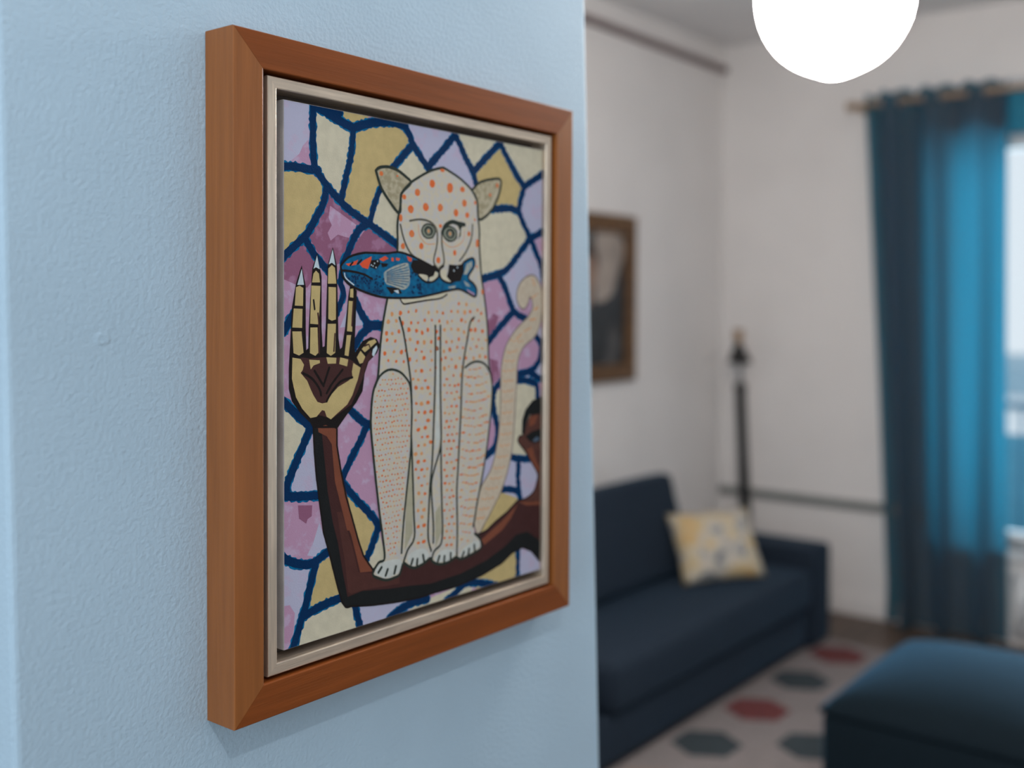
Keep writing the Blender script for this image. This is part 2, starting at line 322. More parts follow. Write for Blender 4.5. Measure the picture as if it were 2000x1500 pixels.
# ------------------------------------------------------------------ framed painting on the near wall
ART = """P lav 1 0 0 -2278,2920,-1782,2879,-1774,2221,-2278,2190
P pink 2 0 0 -1846,2518,-1810,2250,-2103,2251,-1972,2351,-1923,2443
P cream 1 0 0 -1782,2863,-1203,2723,-1233,2436,-1400,1891,-1652,2141,-1774,2374
P yel 1 0 0 -1203,2723,-391,2855,-252,2657,-558,2349,-765,2111,-950,1673,-1124,1731,-1400,1891,-1279,2262
P yel 2 0 0 -1469,2937,-929,2943,-984,2855,-1172,2772,-1341,2816
P yel 1 0 0 -2278,2158,-1867,2190,-1593,2036,-1637,1861,-1867,1517,-2280,1198
P mauve 1 0 0 -1608,1996,-1400,1891,-966,1672,-1232,1440,-1369,1230,-1578,1145,-1867,1506
P pink 2 0 0 -1542,1836,-1124,1639,-1216,1497,-1339,1513,-1430,1531,-1534,1458,-1578,1539,-1519,1626,-1564,1706
P mauve 1 0 0 -966,1661,-505,1463,-385,1337,-1201,1305,-1339,1265
P cream 1 0 0 -765,2140,-387,1876,-419,1420,-950,1673
P cream 1 0 0 -252,2657,34,2410,98,2313,-301,2111,-642,2269
P lav 1 0 0 -425,2933,496,2874,16,2421,-252,2657
P lav 1 0 0 496,2874,890,2345,851,2213,16,2421
P cream 1 0 0 495,2918,1359,2893,849,2444
P yel 1 0 0 1359,2866,1908,2360,1777,2023,1219,2021,849,2444
P cream 1 0 0 1358,2919,2552,2942,2496,2618,1908,2360
P lav 1 0 0 1908,2360,2556,2660,2565,1811,2050,1670,1777,2023
P cream 1 0 0 892,2010,1777,2023,2050,1670,1652,1317,1020,1100,914,1843
P pink 1 0 0 2050,1670,2565,1811,2574,1029,2310,1235
P lav 1 0 0 2050,1670,2358,1131,1701,687,1394,1142
P pink 1 0 0 1020,1100,1394,1142,1701,687,1129,266
P mauve 2 0 0 1127,543,1272,661,1377,621,1315,474,1149,344
P pink 1 0 0 1129,266,1701,687,1993,604,1558,-408,1186,-385
P mauve 2 0 0 1203,78,1361,39,1406,-197,1258,-270
P lav 1 0 0 2109,464,2581,458,2591,-400,2208,-238,1776,-182,1884,123
P pink 2 0 0 1884,192,2202,337,2298,110,2114,-107,1775,-161
P cream 1 0 0 1754,-229,2232,-295,2260,-663,1989,-1311,1675,-1250
P cream 1 0 0 1238,-362,1450,-334,1454,-874,1303,-593
P pink 1 0 0 1187,-585,1369,-934,1192,-1198,1088,-1107
P lav 1 0 0 1088,-1173,1349,-1080,1458,-1280,1040,-1598
P lav 1 0 0 1620,-1230,2361,-1309,2369,-2022,1407,-1680
P yel 1 0 0 1407,-1646,1881,-1827,1881,-1917,943,-2277
P yel 1 0 0 1819,-2462,1823,-2915,947,-2873,646,-2681
P lav 1 0 0 1819,-2428,2615,-2565,2620,-3000,1823,-2915
P cream 1 0 0 -282,-2835,946,-2740,797,-2973,-281,-2989
P mauve 1 0 0 -2280,1198,-1881,1451,-1781,1281,-1753,1063,-1867,940,-2021,970,-2172,1020,-2280,997
P cream 1 0 0 -2281,-225,-1824,-596,-2133,-1098,-2282,-1187
P lav 1 0 0 -1853,-627,-1709,-707,-1680,-1323,-2147,-1270
P pink 1 0 0 -2282,-1251,-1665,-1314,-1539,-1964,-1824,-2035,-2283,-1884
P lav 2 0 0 -1694,-1600,-1576,-1901,-1723,-1976,-1867,-1933,-1781,-1809
P mauve 3 0 0 -1994,-1373,-1796,-1401,-1803,-1517,-1860,-1541,-1881,-1588,-1931,-1552,-1980,-1517
P lav 1 0 0 -2283,-1884,-1781,-2054,-1924,-2568,-2065,-3019,-2284,-2962
P pink 2 0 0 -2284,-2401,-2106,-2418,-2037,-2521,-2051,-2693,-2134,-3001,-2284,-2962
P yel 1 0 0 -1694,-1992,-1501,-2027,-1365,-2500,-1896,-2575,-1795,-2196
P cream 1 0 0 -1924,-2568,-1395,-2493,-1163,-2647,-1083,-2922,-2079,-3015
P lav 1 0 0 -1163,-2612,-194,-2761,-541,-2960,-1083,-2922
P yel 1 0 0 -1320,-1258,-812,-1762,-828,-1884,-989,-2145,-1273,-1781
P cream 1 0 0 -812,-1762,-670,-2240,-989,-2268,-989,-2145
P lav 1 0 0 -1398,509,-963,538,-761,736,-761,853,-1122,878,-1277,734
P pink 2 0 0 -1200,963,-704,854,-736,559,-963,550,-1122,758
L teal 4 10.8 1 -1782,2917,-1789,2644,-1782,2428,-1767,2233
L teal 4 10.8 1 -2278,2179,-2076,2206,-1867,2201,-1710,2201
L teal 4 10.8 1 -1760,2223,-1593,2053,-1400,1902,-1217,1792,-950,1673,-722,1570,-385,1397
L teal 4 10.8 1 -1593,2042,-1637,1861,-1738,1700,-1867,1517,-2021,1390,-2280,1187
L teal 4 12.1 1 -1782,2884,-1638,2851,-1431,2781,-1203,2723
L teal 4 11.6 1 -1724,2893,-1506,2892,-1401,2863
L teal 4 12.1 1 -1203,2723,-952,2808,-643,2868,-373,2857
L teal 4 10.1 1 -1203,2723,-1233,2436,-1310,2169,-1385,1904
L teal 4 10.8 1 -391,2855,-304,2759,-252,2657
L teal 4 10.8 1 -252,2657,-423,2494,-642,2293
L teal 4 10.8 1 -252,2657,-128,2539,52,2376
L teal 4 9.6 1 -765,2111,-870,1922,-950,1673
L teal 4 10.8 1 16,2421,289,2661,496,2861
L teal 4 10.8 1 496,2874,612,2737,730,2573,849,2444,900,2320
L teal 4 10.8 1 849,2444,1070,2623,1359,2853
L teal 4 10.8 1 1337,2930,1531,2714,1751,2481,1908,2360
L teal 4 10.8 1 1908,2360,2111,2462,2555,2688
L teal 4 10.8 1 1908,2360,1842,2191,1777,2023
L teal 4 10.8 1 1777,2023,1558,2040,1116,1987
L teal 4 10.8 1 1777,2023,1890,1867,2050,1670
L teal 4 10.8 1 2050,1670,2564,1882
L teal 4 10.8 1 2050,1670,1783,1438,1565,1254,1352,1167,969,1092
L teal 4 10.8 1 2050,1670,2214,1441,2309,1263,2359,1025
L teal 4 10.8 1 1394,1142,1524,970,1701,687,1948,591
L teal 4 10.8 1 1701,687,1442,513,1078,214
L teal 4 10.8 1 2179,359,2297,237,2276,40,2114,-107,1720,-165
L teal 4 10.8 1 2069,-147,2590,-372
L teal 4 10.8 1 1666,-224,2024,-256,2209,-322,2234,-485
L teal 4 10.8 1 1491,-202,1322,-314,1270,-457,1293,-626,1358,-812,1359,-967,1296,-1102,1089,-1200
L teal 4 10.1 1 1620,-1230,1808,-1292,2069,-1320
L teal 4 10.1 1 1819,-1279,1811,-1596,1858,-1844
L teal 4 10.1 1 1407,-1660,1679,-1689,1835,-1751
L teal 4 9.6 1 1819,-2442,1813,-2982
L teal 4 10.6 1 358,-2911,511,-2860,746,-2766,998,-2804,1364,-2918
L teal 4 11.6 1 -626,-2898,-456,-2839,-247,-2799,32,-2810
L teal 4 11.6 1 -2283,-1841,-2175,-1915,-2009,-1995,-1824,-2035,-1679,-1989,-1501,-1914
L teal 4 11.6 1 -1752,-2060,-1795,-2185,-1839,-2310,-1882,-2456,-1938,-2587,-1995,-2729,-2079,-2933
L teal 4 11.6 1 -1924,-2579,-1723,-2535,-1576,-2511,-1311,-2488
L teal 4 10.8 1 -1179,-2586,-1139,-2734,-1067,-2938
L teal 4 11.6 1 -2281,-182,-2146,-288,-1994,-418,-1781,-578
L teal 4 11.6 1 -1824,-563,-1867,-648,-1952,-793,-2050,-967,-2140,-1130,-2147,-1259
L teal 4 11.6 1 -2160,-1246,-2008,-1278,-1650,-1310
L teal 4 10.8 1 -1244,-407,-1072,-547,-880,-622
L teal 4 10.8 1 -977,-602,-1103,-788,-1244,-981,-1366,-1172
L teal 4 10.8 1 -1366,-1206,-1118,-1458,-877,-1681,-795,-1812
L teal 4 10.8 1 -803,-1769,-836,-1865,-901,-1996,-1005,-2153
L teal 4 10.8 1 -1895,1472,-1810,1346,-1681,1219,-1519,1091
L teal 4 10.8 1 -950,1685,-1092,1618,-1186,1510,-1263,1370,-1354,1214
L teal 4 9.6 1 -1339,1164,-1392,1016,-1346,892,-1384,790,-1444,667
L teal 4 11.6 1 -2186,476,-2145,539,-2049,668
L teal 4 10.8 1 -1169,815,-1059,643,-947,526
L teal 4 12.6 1 -995,527,-719,524
L teal 4 11.6 1 -947,503,-1090,413,-1199,277
L blue 5 8.4 1 -1782,2917,-1789,2644,-1782,2428,-1767,2233
L blue 5 8.4 1 -2278,2179,-2076,2206,-1867,2201,-1710,2201
L blue 5 8.4 1 -1760,2223,-1593,2053,-1400,1902,-1217,1792,-950,1673,-722,1570,-385,1397
L blue 5 8.4 1 -1593,2042,-1637,1861,-1738,1700,-1867,1517,-2021,1390,-2280,1187
L blue 5 9.7 1 -1782,2884,-1638,2851,-1431,2781,-1203,2723
L blue 5 9.2 1 -1724,2893,-1506,2892,-1401,2863
L blue 5 9.7 1 -1203,2723,-952,2808,-643,2868,-373,2857
L blue 5 7.7 1 -1203,2723,-1233,2436,-1310,2169,-1385,1904
L blue 5 8.4 1 -391,2855,-304,2759,-252,2657
L blue 5 8.4 1 -252,2657,-423,2494,-642,2293
L blue 5 8.4 1 -252,2657,-128,2539,52,2376
L blue 5 7.2 1 -765,2111,-870,1922,-950,1673
L blue 5 8.4 1 16,2421,289,2661,496,2861
L blue 5 8.4 1 496,2874,612,2737,730,2573,849,2444,900,2320
L blue 5 8.4 1 849,2444,1070,2623,1359,2853
L blue 5 8.4 1 1337,2930,1531,2714,1751,2481,1908,2360
L blue 5 8.4 1 1908,2360,2111,2462,2555,2688
L blue 5 8.4 1 1908,2360,1842,2191,1777,2023
L blue 5 8.4 1 1777,2023,1558,2040,1116,1987
L blue 5 8.4 1 1777,2023,1890,1867,2050,1670
L blue 5 8.4 1 2050,1670,2564,1882
L blue 5 8.4 1 2050,1670,1783,1438,1565,1254,1352,1167,969,1092
L blue 5 8.4 1 2050,1670,2214,1441,2309,1263,2359,1025
L blue 5 8.4 1 1394,1142,1524,970,1701,687,1948,591
L blue 5 8.4 1 1701,687,1442,513,1078,214
L blue 5 8.4 1 2179,359,2297,237,2276,40,2114,-107,1720,-165
L blue 5 8.4 1 2069,-147,2590,-372
L blue 5 8.4 1 1666,-224,2024,-256,2209,-322,2234,-485
L blue 5 8.4 1 1491,-202,1322,-314,1270,-457,1293,-626,1358,-812,1359,-967,1296,-1102,1089,-1200
L blue 5 7.7 1 1620,-1230,1808,-1292,2069,-1320
L blue 5 7.7 1 1819,-1279,1811,-1596,1858,-1844
L blue 5 7.7 1 1407,-1660,1679,-1689,1835,-1751
L blue 5 7.2 1 1819,-2442,1813,-2982
L blue 5 8.2 1 358,-2911,511,-2860,746,-2766,998,-2804,1364,-2918
L blue 5 9.2 1 -626,-2898,-456,-2839,-247,-2799,32,-2810
L blue 5 9.2 1 -2283,-1841,-2175,-1915,-2009,-1995,-1824,-2035,-1679,-1989,-1501,-1914
L blue 5 9.2 1 -1752,-2060,-1795,-2185,-1839,-2310,-1882,-2456,-1938,-2587,-1995,-2729,-2079,-2933
L blue 5 9.2 1 -1924,-2579,-1723,-2535,-1576,-2511,-1311,-2488
L blue 5 8.4 1 -1179,-2586,-1139,-2734,-1067,-2938
L blue 5 9.2 1 -2281,-182,-2146,-288,-1994,-418,-1781,-578
L blue 5 9.2 1 -1824,-563,-1867,-648,-1952,-793,-2050,-967,-2140,-1130,-2147,-1259
L blue 5 9.2 1 -2160,-1246,-2008,-1278,-1650,-1310
L blue 5 8.4 1 -1244,-407,-1072,-547,-880,-622
L blue 5 8.4 1 -977,-602,-1103,-788,-1244,-981,-1366,-1172
L blue 5 8.4 1 -1366,-1206,-1118,-1458,-877,-1681,-795,-1812
L blue 5 8.4 1 -803,-1769,-836,-1865,-901,-1996,-1005,-2153
L blue 5 8.4 1 -1895,1472,-1810,1346,-1681,1219,-1519,1091
L blue 5 8.4 1 -950,1685,-1092,1618,-1186,1510,-1263,1370,-1354,1214
L blue 5 7.2 1 -1339,1164,-1392,1016,-1346,892,-1384,790,-1444,667
L blue 5 9.2 1 -2186,476,-2145,539,-2049,668
L blue 5 8.4 1 -1169,815,-1059,643,-947,526
L blue 5 10.2 1 -995,527,-719,524
L blue 5 9.2 1 -947,503,-1090,413,-1199,277
P tail 6 0 1 942,-2145,901,-2007,960,-1785,1040,-1565,1246,-1350,1370,-1001,1420,-602,1427,-199,1447,2,1531,229,1704,415,1880,536,2015,618,2106,743,2082,854,2036,881,2002,784,1901,715,1789,783,1754,906,1809,1043,1942,1142,2101,1180,2217,1121,2313,968,2327,743,2271,490,2156,338,1929,218,1818,84,1775,-79,1765,-284,1735,-625,1695,-1033,1610,-1366,1461,-1660,1292,-1866,1105,-2065,1003,-2168
L greyline 8 1.5 1 942,-2145,901,-2007,960,-1785,1040,-1565,1246,-1350,1370,-1001,1420,-602,1427,-199,1447,2,1531,229,1704,415,1880,536,2015,618,2106,743,2082,854,2036,881,2002,784,1901,715,1789,783,1754,906,1809,1043,1942,1142,2101,1180,2217,1121,2313,968,2327,743,2271,490,2156,338,1929,218,1818,84,1775,-79,1765,-284,1735,-625,1695,-1033,1610,-1366,1461,-1660,1292,-1866,1105,-2065,1003,-2168,942,-2145
D tan 7 1.90:1.10 0 2102,1125
D tan 7 1.90:1.10 0 2114,1092
D tan 7 1.90:1.10 0 2125,1087
D tan 7 1.90:1.10 0 2137,1054
D tan 7 1.90:1.10 0 2149,1049
D tan 7 1.90:1.10 0 2196,918
D tan 7 1.90:1.10 0 2162,891
D tan 7 1.90:1.10 0 2127,892
D tan 7 1.90:1.10 0 2093,866
D tan 7 1.90:1.10 0 2059,867
D tan 7 1.90:1.10 0 2221,743
D tan 7 1.90:1.10 0 2204,722
D tan 7 1.90:1.10 0 2187,729
D tan 7 1.90:1.10 0 2170,708
D tan 7 1.90:1.10 0 2152,715
D tan 7 1.90:1.10 0 2177,589
D tan 7 1.90:1.10 0 2148,572
D tan 7 1.90:1.10 0 2119,583
D tan 7 1.90:1.10 0 2090,566
D tan 7 1.90:1.10 0 2061,576
D tan 7 1.90:1.10 0 2063,465
D tan 7 1.90:1.10 0 2029,441
D tan 7 1.90:1.10 0 1994,445
D tan 7 1.90:1.10 0 1960,421
D tan 7 1.90:1.10 0 1927,425
D tan 7 1.90:1.10 0 1859,385
D tan 7 1.90:1.10 0 1837,358
D tan 7 1.90:1.10 0 1815,358
D tan 7 1.90:1.10 0 1793,331
D tan 7 1.90:1.10 0 1771,332
D tan 7 1.90:1.10 0 1883,288
D tan 7 1.90:1.10 0 1821,279
D tan 7 1.90:1.10 0 1760,298
D tan 7 1.90:1.10 0 1699,289
D tan 7 1.90:1.10 0 1639,307
D tan 7 1.90:1.10 0 1772,168
D tan 7 1.90:1.10 0 1723,149
D tan 7 1.90:1.10 0 1673,157
D tan 7 1.90:1.10 0 1624,138
D tan 7 1.90:1.10 0 1575,146
D tan 7 1.90:1.10 0 1707,33
D tan 7 1.90:1.10 0 1658,21
D tan 7 1.90:1.10 0 1608,37
D tan 7 1.90:1.10 0 1560,25
D tan 7 1.90:1.10 0 1511,40
D tan 7 1.90:1.10 0 1697,-89
D tan 7 1.90:1.10 0 1645,-104
D tan 7 1.90:1.10 0 1593,-92
D tan 7 1.90:1.10 0 1542,-106
D tan 7 1.90:1.10 0 1490,-94
D tan 7 1.90:1.10 0 1687,-225
D tan 7 1.90:1.10 0 1638,-240
D tan 7 1.90:1.10 0 1589,-227
D tan 7 1.90:1.10 0 1540,-241
D tan 7 1.90:1.10 0 1492,-229
D tan 7 1.90:1.10 0 1678,-361
D tan 7 1.90:1.10 0 1629,-375
D tan 7 1.90:1.10 0 1579,-362
D tan 7 1.90:1.10 0 1531,-376
D tan 7 1.90:1.10 0 1482,-363
D tan 7 1.90:1.10 0 1668,-497
D tan 7 1.90:1.10 0 1622,-511
D tan 7 1.90:1.10 0 1575,-498
D tan 7 1.90:1.10 0 1529,-512
D tan 7 1.90:1.10 0 1483,-498
D tan 7 1.90:1.10 0 1658,-647
D tan 7 1.90:1.10 0 1612,-660
D tan 7 1.90:1.10 0 1566,-646
D tan 7 1.90:1.10 0 1520,-660
D tan 7 1.90:1.10 0 1474,-646
D tan 7 1.90:1.10 0 1649,-796
D tan 7 1.90:1.10 0 1602,-809
D tan 7 1.90:1.10 0 1556,-795
D tan 7 1.90:1.10 0 1510,-808
D tan 7 1.90:1.10 0 1464,-794
D tan 7 1.90:1.10 0 1639,-932
D tan 7 1.90:1.10 0 1590,-944
D tan 7 1.90:1.10 0 1541,-930
D tan 7 1.90:1.10 0 1492,-942
D tan 7 1.90:1.10 0 1444,-927
D tan 7 1.90:1.10 0 1607,-1079
D tan 7 1.90:1.10 0 1561,-1091
D tan 7 1.90:1.10 0 1515,-1076
D tan 7 1.90:1.10 0 1469,-1089
D tan 7 1.90:1.10 0 1424,-1074
D tan 7 1.90:1.10 0 1565,-1224
D tan 7 1.90:1.10 0 1516,-1236
D tan 7 1.90:1.10 0 1468,-1221
D tan 7 1.90:1.10 0 1420,-1232
D tan 7 1.90:1.10 0 1371,-1217
D tan 7 1.90:1.10 0 1501,-1367
D tan 7 1.90:1.10 0 1453,-1378
D tan 7 1.90:1.10 0 1405,-1362
D tan 7 1.90:1.10 0 1357,-1373
D tan 7 1.90:1.10 0 1309,-1358
D tan 7 1.90:1.10 0 1438,-1495
D tan 7 1.90:1.10 0 1385,-1505
D tan 7 1.90:1.10 0 1331,-1488
D tan 7 1.90:1.10 0 1278,-1498
D tan 7 1.90:1.10 0 1226,-1482
D tan 7 1.90:1.10 0 1354,-1619
D tan 7 1.90:1.10 0 1301,-1629
D tan 7 1.90:1.10 0 1248,-1612
D tan 7 1.90:1.10 0 1196,-1622
D tan 7 1.90:1.10 0 1143,-1605
D tan 7 1.90:1.10 0 1270,-1742
D tan 7 1.90:1.10 0 1217,-1752
D tan 7 1.90:1.10 0 1165,-1734
D tan 7 1.90:1.10 0 1113,-1744
D tan 7 1.90:1.10 0 1062,-1727
D tan 7 1.90:1.10 0 1187,-1864
D tan 7 1.90:1.10 0 1140,-1874
D tan 7 1.90:1.10 0 1094,-1857
D tan 7 1.90:1.10 0 1047,-1867
D tan 7 1.90:1.10 0 1001,-1850
D tan 7 1.90:1.10 0 1094,-1970
D tan 7 1.90:1.10 0 1061,-1982
D tan 7 1.90:1.10 0 1028,-1967
D tan 7 1.90:1.10 0 994,-1978
D tan 7 1.90:1.10 0 961,-1963
P bdark 8 0 0 -1781,-556,-1767,-812,-1738,-1093,-1694,-1377,-1635,-1722,-1546,-1985,-1441,-2324,-1365,-2546,-1303,-2622,-1225,-2622,-891,-2683,-456,-2736,-104,-2762,169,-2757,549,-2765,1049,-2721,1469,-2640,1686,-2543,1910,-2506,2117,-2592,2305,-2768,2682,-3012,2670,-1957,2133,-1904,1791,-1856,1572,-1975,1315,-2071,1148,-2152,942,-2185,166,-2144,-458,-2188,-892,-2269,-1037,-2089,-1117,-1900,-1196,-1678,-1305,-1375,-1382,-1079,-1442,-789,-1443,-585
P black 9 0 0 -1781,-556,-1665,-599,-1621,-939,-1576,-1281,-1502,-1630,-1426,-1870,-1350,-2227,-1280,-2506,-1052,-2484,-627,-2548,-283,-2582,77,-2631,646,-2616,1151,-2540,1521,-2431,1773,-2309,2022,-2308,2255,-2446,2678,-2721,2682,-3012,2305,-2768,2117,-2592,1910,-2506,1686,-2543,1469,-2640,1049,-2721,549,-2765,-104,-2762,-891,-2683,-1225,-2622,-1303,-2622,-1365,-2546,-1546,-1985,-1635,-1722,-1738,-1093
P bmid 10 0 0 -1723,-517,-1443,-585,-1450,-777,-1366,-1138,-1274,-1413,-1164,-1776,-1289,-1756,-1396,-1419,-1472,-1182,-1517,-770,-1592,-673,-1709,-618
P bmid 10 0 0 -1358,-1539,-1227,-1581,-1117,-1877,-1037,-2077,-908,-2266,-908,-2290,-1088,-2267,-1148,-2069,-1227,-1824
P bdk2 10 0 0 -1442,-1526,-1373,-1536,-1211,-1942,-1116,-2261,-794,-2335,-457,-2425,-457,-2523,-1037,-2476,-1226,-2483,-1272,-2450,-1319,-2118
P bmid 10 0 0 1045,-2255,1464,-2081,1747,-1932,1814,-1887,1660,-2071,1465,-2204,1107,-2332
P bmid 10 0 0 1791,-1863,2017,-1873,2368,-1937,2487,-1961,2488,-2004,1995,-1947
L ink 11 1.7 0 -1781,-556,-1767,-812,-1738,-1093,-1694,-1377,-1635,-1722,-1546,-1985,-1441,-2324,-1365,-2546,-1303,-2622,-1225,-2622,-891,-2683,-456,-2736,-104,-2762,169,-2757,549,-2765,1049,-2721,1469,-2640,1686,-2543,1910,-2506,2117,-2592,2305,-2768,2682,-3012,2670,-1957,2133,-1904
L ink 11 1.7 0 2133,-1904,1791,-1856,1572,-1975,1315,-2071,1148,-2152,942,-2185,166,-2144,-458,-2188,-892,-2269,-1037,-2089,-1117,-1900,-1196,-1678,-1305,-1375,-1382,-1079,-1442,-789,-1443,-585,-1781,-556
P ink 12 0 0 -1944,1177,-2021,981,-2076,732,-2097,410,-2118,88,-2118,-128,-2077,-260,-1966,-387,-1824,-508,-1781,-578,-1607,-549,-1443,-608,-1306,-471,-1151,-333,-1057,-212,-1033,-75,-1026,-17,-962,120,-833,209,-784,301,-834,373,-931,398,-1058,354,-1168,231,-1183,277,-1161,620,-1146,918,-1247,990,-1277,848,-1323,508,-1368,293,-1398,271,-1421,396,-1437,959,-1444,1183,-1504,1393,-1578,1190,-1593,845,-1607,511,-1622,311,-1651,301,-1666,512,-1666,1065,-1731,1316,-1796,1149,-1824,842,-1846,514,-1853,295,-1881,274,-1888,515,-1888,951
P yel2 13 0 0 -2021,943,-1972,960,-1921,937,-1926,746,-2038,750
P yel2 13 0 0 -2052,719,-1932,715,-1938,513,-2071,519
P yel2 13 0 0 -2071,478,-1946,476,-1918,248,-1980,221,-2055,249
P yel2 13 0 0 -1801,998,-1781,1093,-1746,1127,-1704,1095,-1689,1001
P yel2 13 0 0 -1810,965,-1683,963,-1695,733,-1706,548,-1827,556
P yel2 13 0 0 -1824,516,-1724,515,-1712,242,-1755,210,-1830,242
P yel2 13 0 0 -1575,990,-1569,1154,-1519,1194,-1474,1166,-1453,992
P yel2 13 0 0 -1566,954,-1459,952,-1459,601,-1518,586,-1569,607
P yel2 13 0 0 -1578,553,-1459,552,-1470,234,-1533,203,-1592,235
P yel2 13 0 0 -1246,937,-1200,942,-1200,840,-1252,846
P yel2 13 0 0 -1268,805,-1209,801,-1218,461,-1295,469
P yel2 13 0 0 -1298,425,-1233,424,-1273,190,-1331,204
P yel2 13 0 0 -1146,172,-1089,244,-1017,177,-1042,111,-1102,99
P yel2 13 0 0 -1071,264,-963,350,-866,371,-840,338,-954,265,-1023,226
P brown 13 0 0 -1952,200,-1839,185,-1666,190,-1428,182,-1276,165,-1199,128,-1089,55,-1073,-73,-1120,-186,-1229,-351,-1518,-489,-1665,-443,-1810,-410,-2063,-109
P brown 13 0 0 -1026,157,-930,247,-898,176,-986,109,-1057,-74,-1112,-163,-1081,66
P yel2 14 0 0 -2070,202,-1959,184,-1912,120,-1931,63,-1959,35,-1867,-55,-1821,-145,-1781,-214,-1724,-289,-1658,-310,-1592,-304,-1548,-239,-1428,-145,-1276,-85,-1211,-49,-1220,15,-1199,111,-1089,55,-1128,-70,-1167,-148,-1214,-249,-1291,-347,-1443,-438,-1532,-493,-1592,-460,-1621,-393,-1658,-383,-1738,-449,-1824,-455,-1938,-346,-2022,-220,-2077,-22
P yel2 14 0 0 -1841,172,-1692,160,-1689,130,-1778,108,-1819,66
P yel2 14 0 0 -1598,190,-1452,178,-1458,116,-1577,118
P yel2 14 0 0 -1395,181,-1276,154,-1294,77,-1410,108
L ink 15 2 1 -1924,30,-1796,-36,-1695,-152,-1673,-220
L ink 15 2 1 -1767,50,-1636,-122
L ink 15 2 1 -1555,75,-1636,-111
L ink 15 2 1 -1360,44,-1518,-106,-1592,-203
L ink 15 2 1 -1214,-48,-1398,-90,-1548,-228,-1592,-292
L brown 15 2.2 1 -1717,667,-1702,512,-1702,236
L brown 15 2 1 -1474,442,-1488,252
L brown 15 2 1 -1200,803,-1223,529
L ink 15 1.6 1 -1779,810,-1764,711
L brown 15 2 1 -1026,296,-963,317,-946,282
P nail 13 0 0 -1943,1139,-1912,970,-2004,968
P nail 13 0 0 -1731,1289,-1692,1142,-1746,1162,-1781,1144
P nail 13 0 0 -1507,1365,-1468,1191,-1519,1219,-1563,1199
P nail 13 0 0 -837,300,-825,265,-879,175,-914,185,-895,257
P bmid2 12 0 0 1895,-996,1984,-824,2075,-719,2498,-723,2508,-1626,2246,-1552,2128,-1397,1965,-1211,1851,-1110,1795,-1042,1823,-992
P black 13 0 0 1884,-968,1893,-775,1960,-641,2119,-527,2352,-479,2495,-488,2498,-731,2063,-719,1984,-824,1945,-980
P bmid 13 0 0 2052,-753,2237,-732,2168,-853,2053,-885
P bmid 13 0 0 1988,-1186,2125,-1158,2173,-1303,2292,-1486,2245,-1537,2127,-1390
P black 13 0 0 1963,-1003,2123,-947,2357,-926,2359,-1096,2171,-1120,2055,-1081
P nail2 14 0 0 2124,-1074,2228,-1027,2292,-1076,2171,-1103
P bdk2 13 0 0 2195,-1221,2360,-1210,2363,-1466,2244,-1396
P bmid2 11 0 0 2246,-1552,2507,-1598,2512,-1971,1791,-1858,1994,-1845,2159,-1774,2228,-1648
L ink 14 1.4 1 1802,-1857,1994,-1845,2159,-1774,2228,-1648,2246,-1552,2128,-1397,1965,-1211,1851,-1110,1795,-1042,1828,-990,1895,-989
P cat 16 0 0 272,2438,125,2401,-20,2344,-171,2268,-302,2192,-447,2057,-447,1967,-481,1834,-506,1683,-505,1398,-596,1092,-670,830,-736,559,-784,266,-816,-56,-881,-199,-913,-344,-928,-606,-895,-902,-846,-1261,-779,-1684,-745,-1868,-703,-2174,-794,-2205,-868,-2274,-892,-2334,-826,-2377,-677,-2436,-542,-2433,-457,-2413,-406,-2301,-371,-2296,-301,-2345,-195,-2384,-34,-2359,75,-2316,130,-2377,242,-2423,355,-2431,470,-2414,547,-2390,645,-2434,823,-2414,1025,-2371,1045,-2308,1014,-2236,912,-2153,881,-2056,901,-1993,960,-1752,1039,-1498,1140,-1112,1199,-785,1239,-522,1248,-256,1194,-54,1172,79,1148,477,1083,872,1020,1132,976,1522,975,1717,943,1910,922,2102,811,2222,614,2331,422,2401,290,2440
L ink2 19 1.5 1 272,2438,125,2401,-20,2344,-171,2268,-302,2192,-447,2057,-447,1967,-481,1834,-506,1683,-505,1398,-596,1092,-670,830,-736,559,-784,266,-816,-56,-881,-199,-913,-344,-928,-606,-895,-902,-846,-1261,-779,-1684,-745,-1868,-703,-2174,-794,-2205,-868,-2274,-892,-2334,-826,-2377,-677,-2436,-542,-2433,-457,-2413,-406,-2301
L ink2 19 1.6 1 -371,-2296,-301,-2345,-195,-2384,-34,-2359,75,-2316,130,-2377,242,-2423,355,-2431,470,-2414,547,-2390,645,-2434,823,-2414,1025,-2371,1045,-2308,1014,-2236,912,-2153
L ink2 19 1.4 1 881,-2056,901,-1993,960,-1752,1039,-1498,1140,-1112,1199,-785,1239,-522,1248,-256,1194,-54,1172,79,1148,477,1083,872,1020,1132,976,1522,975,1717,943,1910,922,2102,811,2222,614,2331,422,2401,290,2440
P ear 17 0 1 -855,2287,-802,2328,-664,2350,-508,2328,-364,2264,-283,2199,-443,2057,-466,1832,-632,1953,-771,2105
L ink2 19 1.7 1 -855,2287,-802,2328,-664,2350,-508,2328,-364,2264,-283,2199,-443,2057,-466,1832,-632,1953,-771,2105,-855,2287
P ear 17 0 1 827,2213,976,2323,1205,2387,1401,2400,1382,2237,1266,2042,1112,1909,961,1862,931,2077
L ink2 19 1.5 1 827,2213,976,2323,1205,2387,1401,2400,1382,2237,1266,2042,1112,1909,961,1862,931,2077,827,2213
P earhi 18 0 0 1362,2347,1333,2208,1227,2052,1093,1926,1017,1902,1169,2047,1284,2204
L ink2 19 1.35 1 -865,-177,-783,-52,-635,12,-466,-19,-345,-109,-283,-210,-256,-479,-264,-784,-272,-966,-323,-1327,-390,-1804,-424,-2164
L ink2 19 1.35 1 -264,-784,-245,-1092,-216,-1709,-206,-2018,-319,-2146,-389,-2280
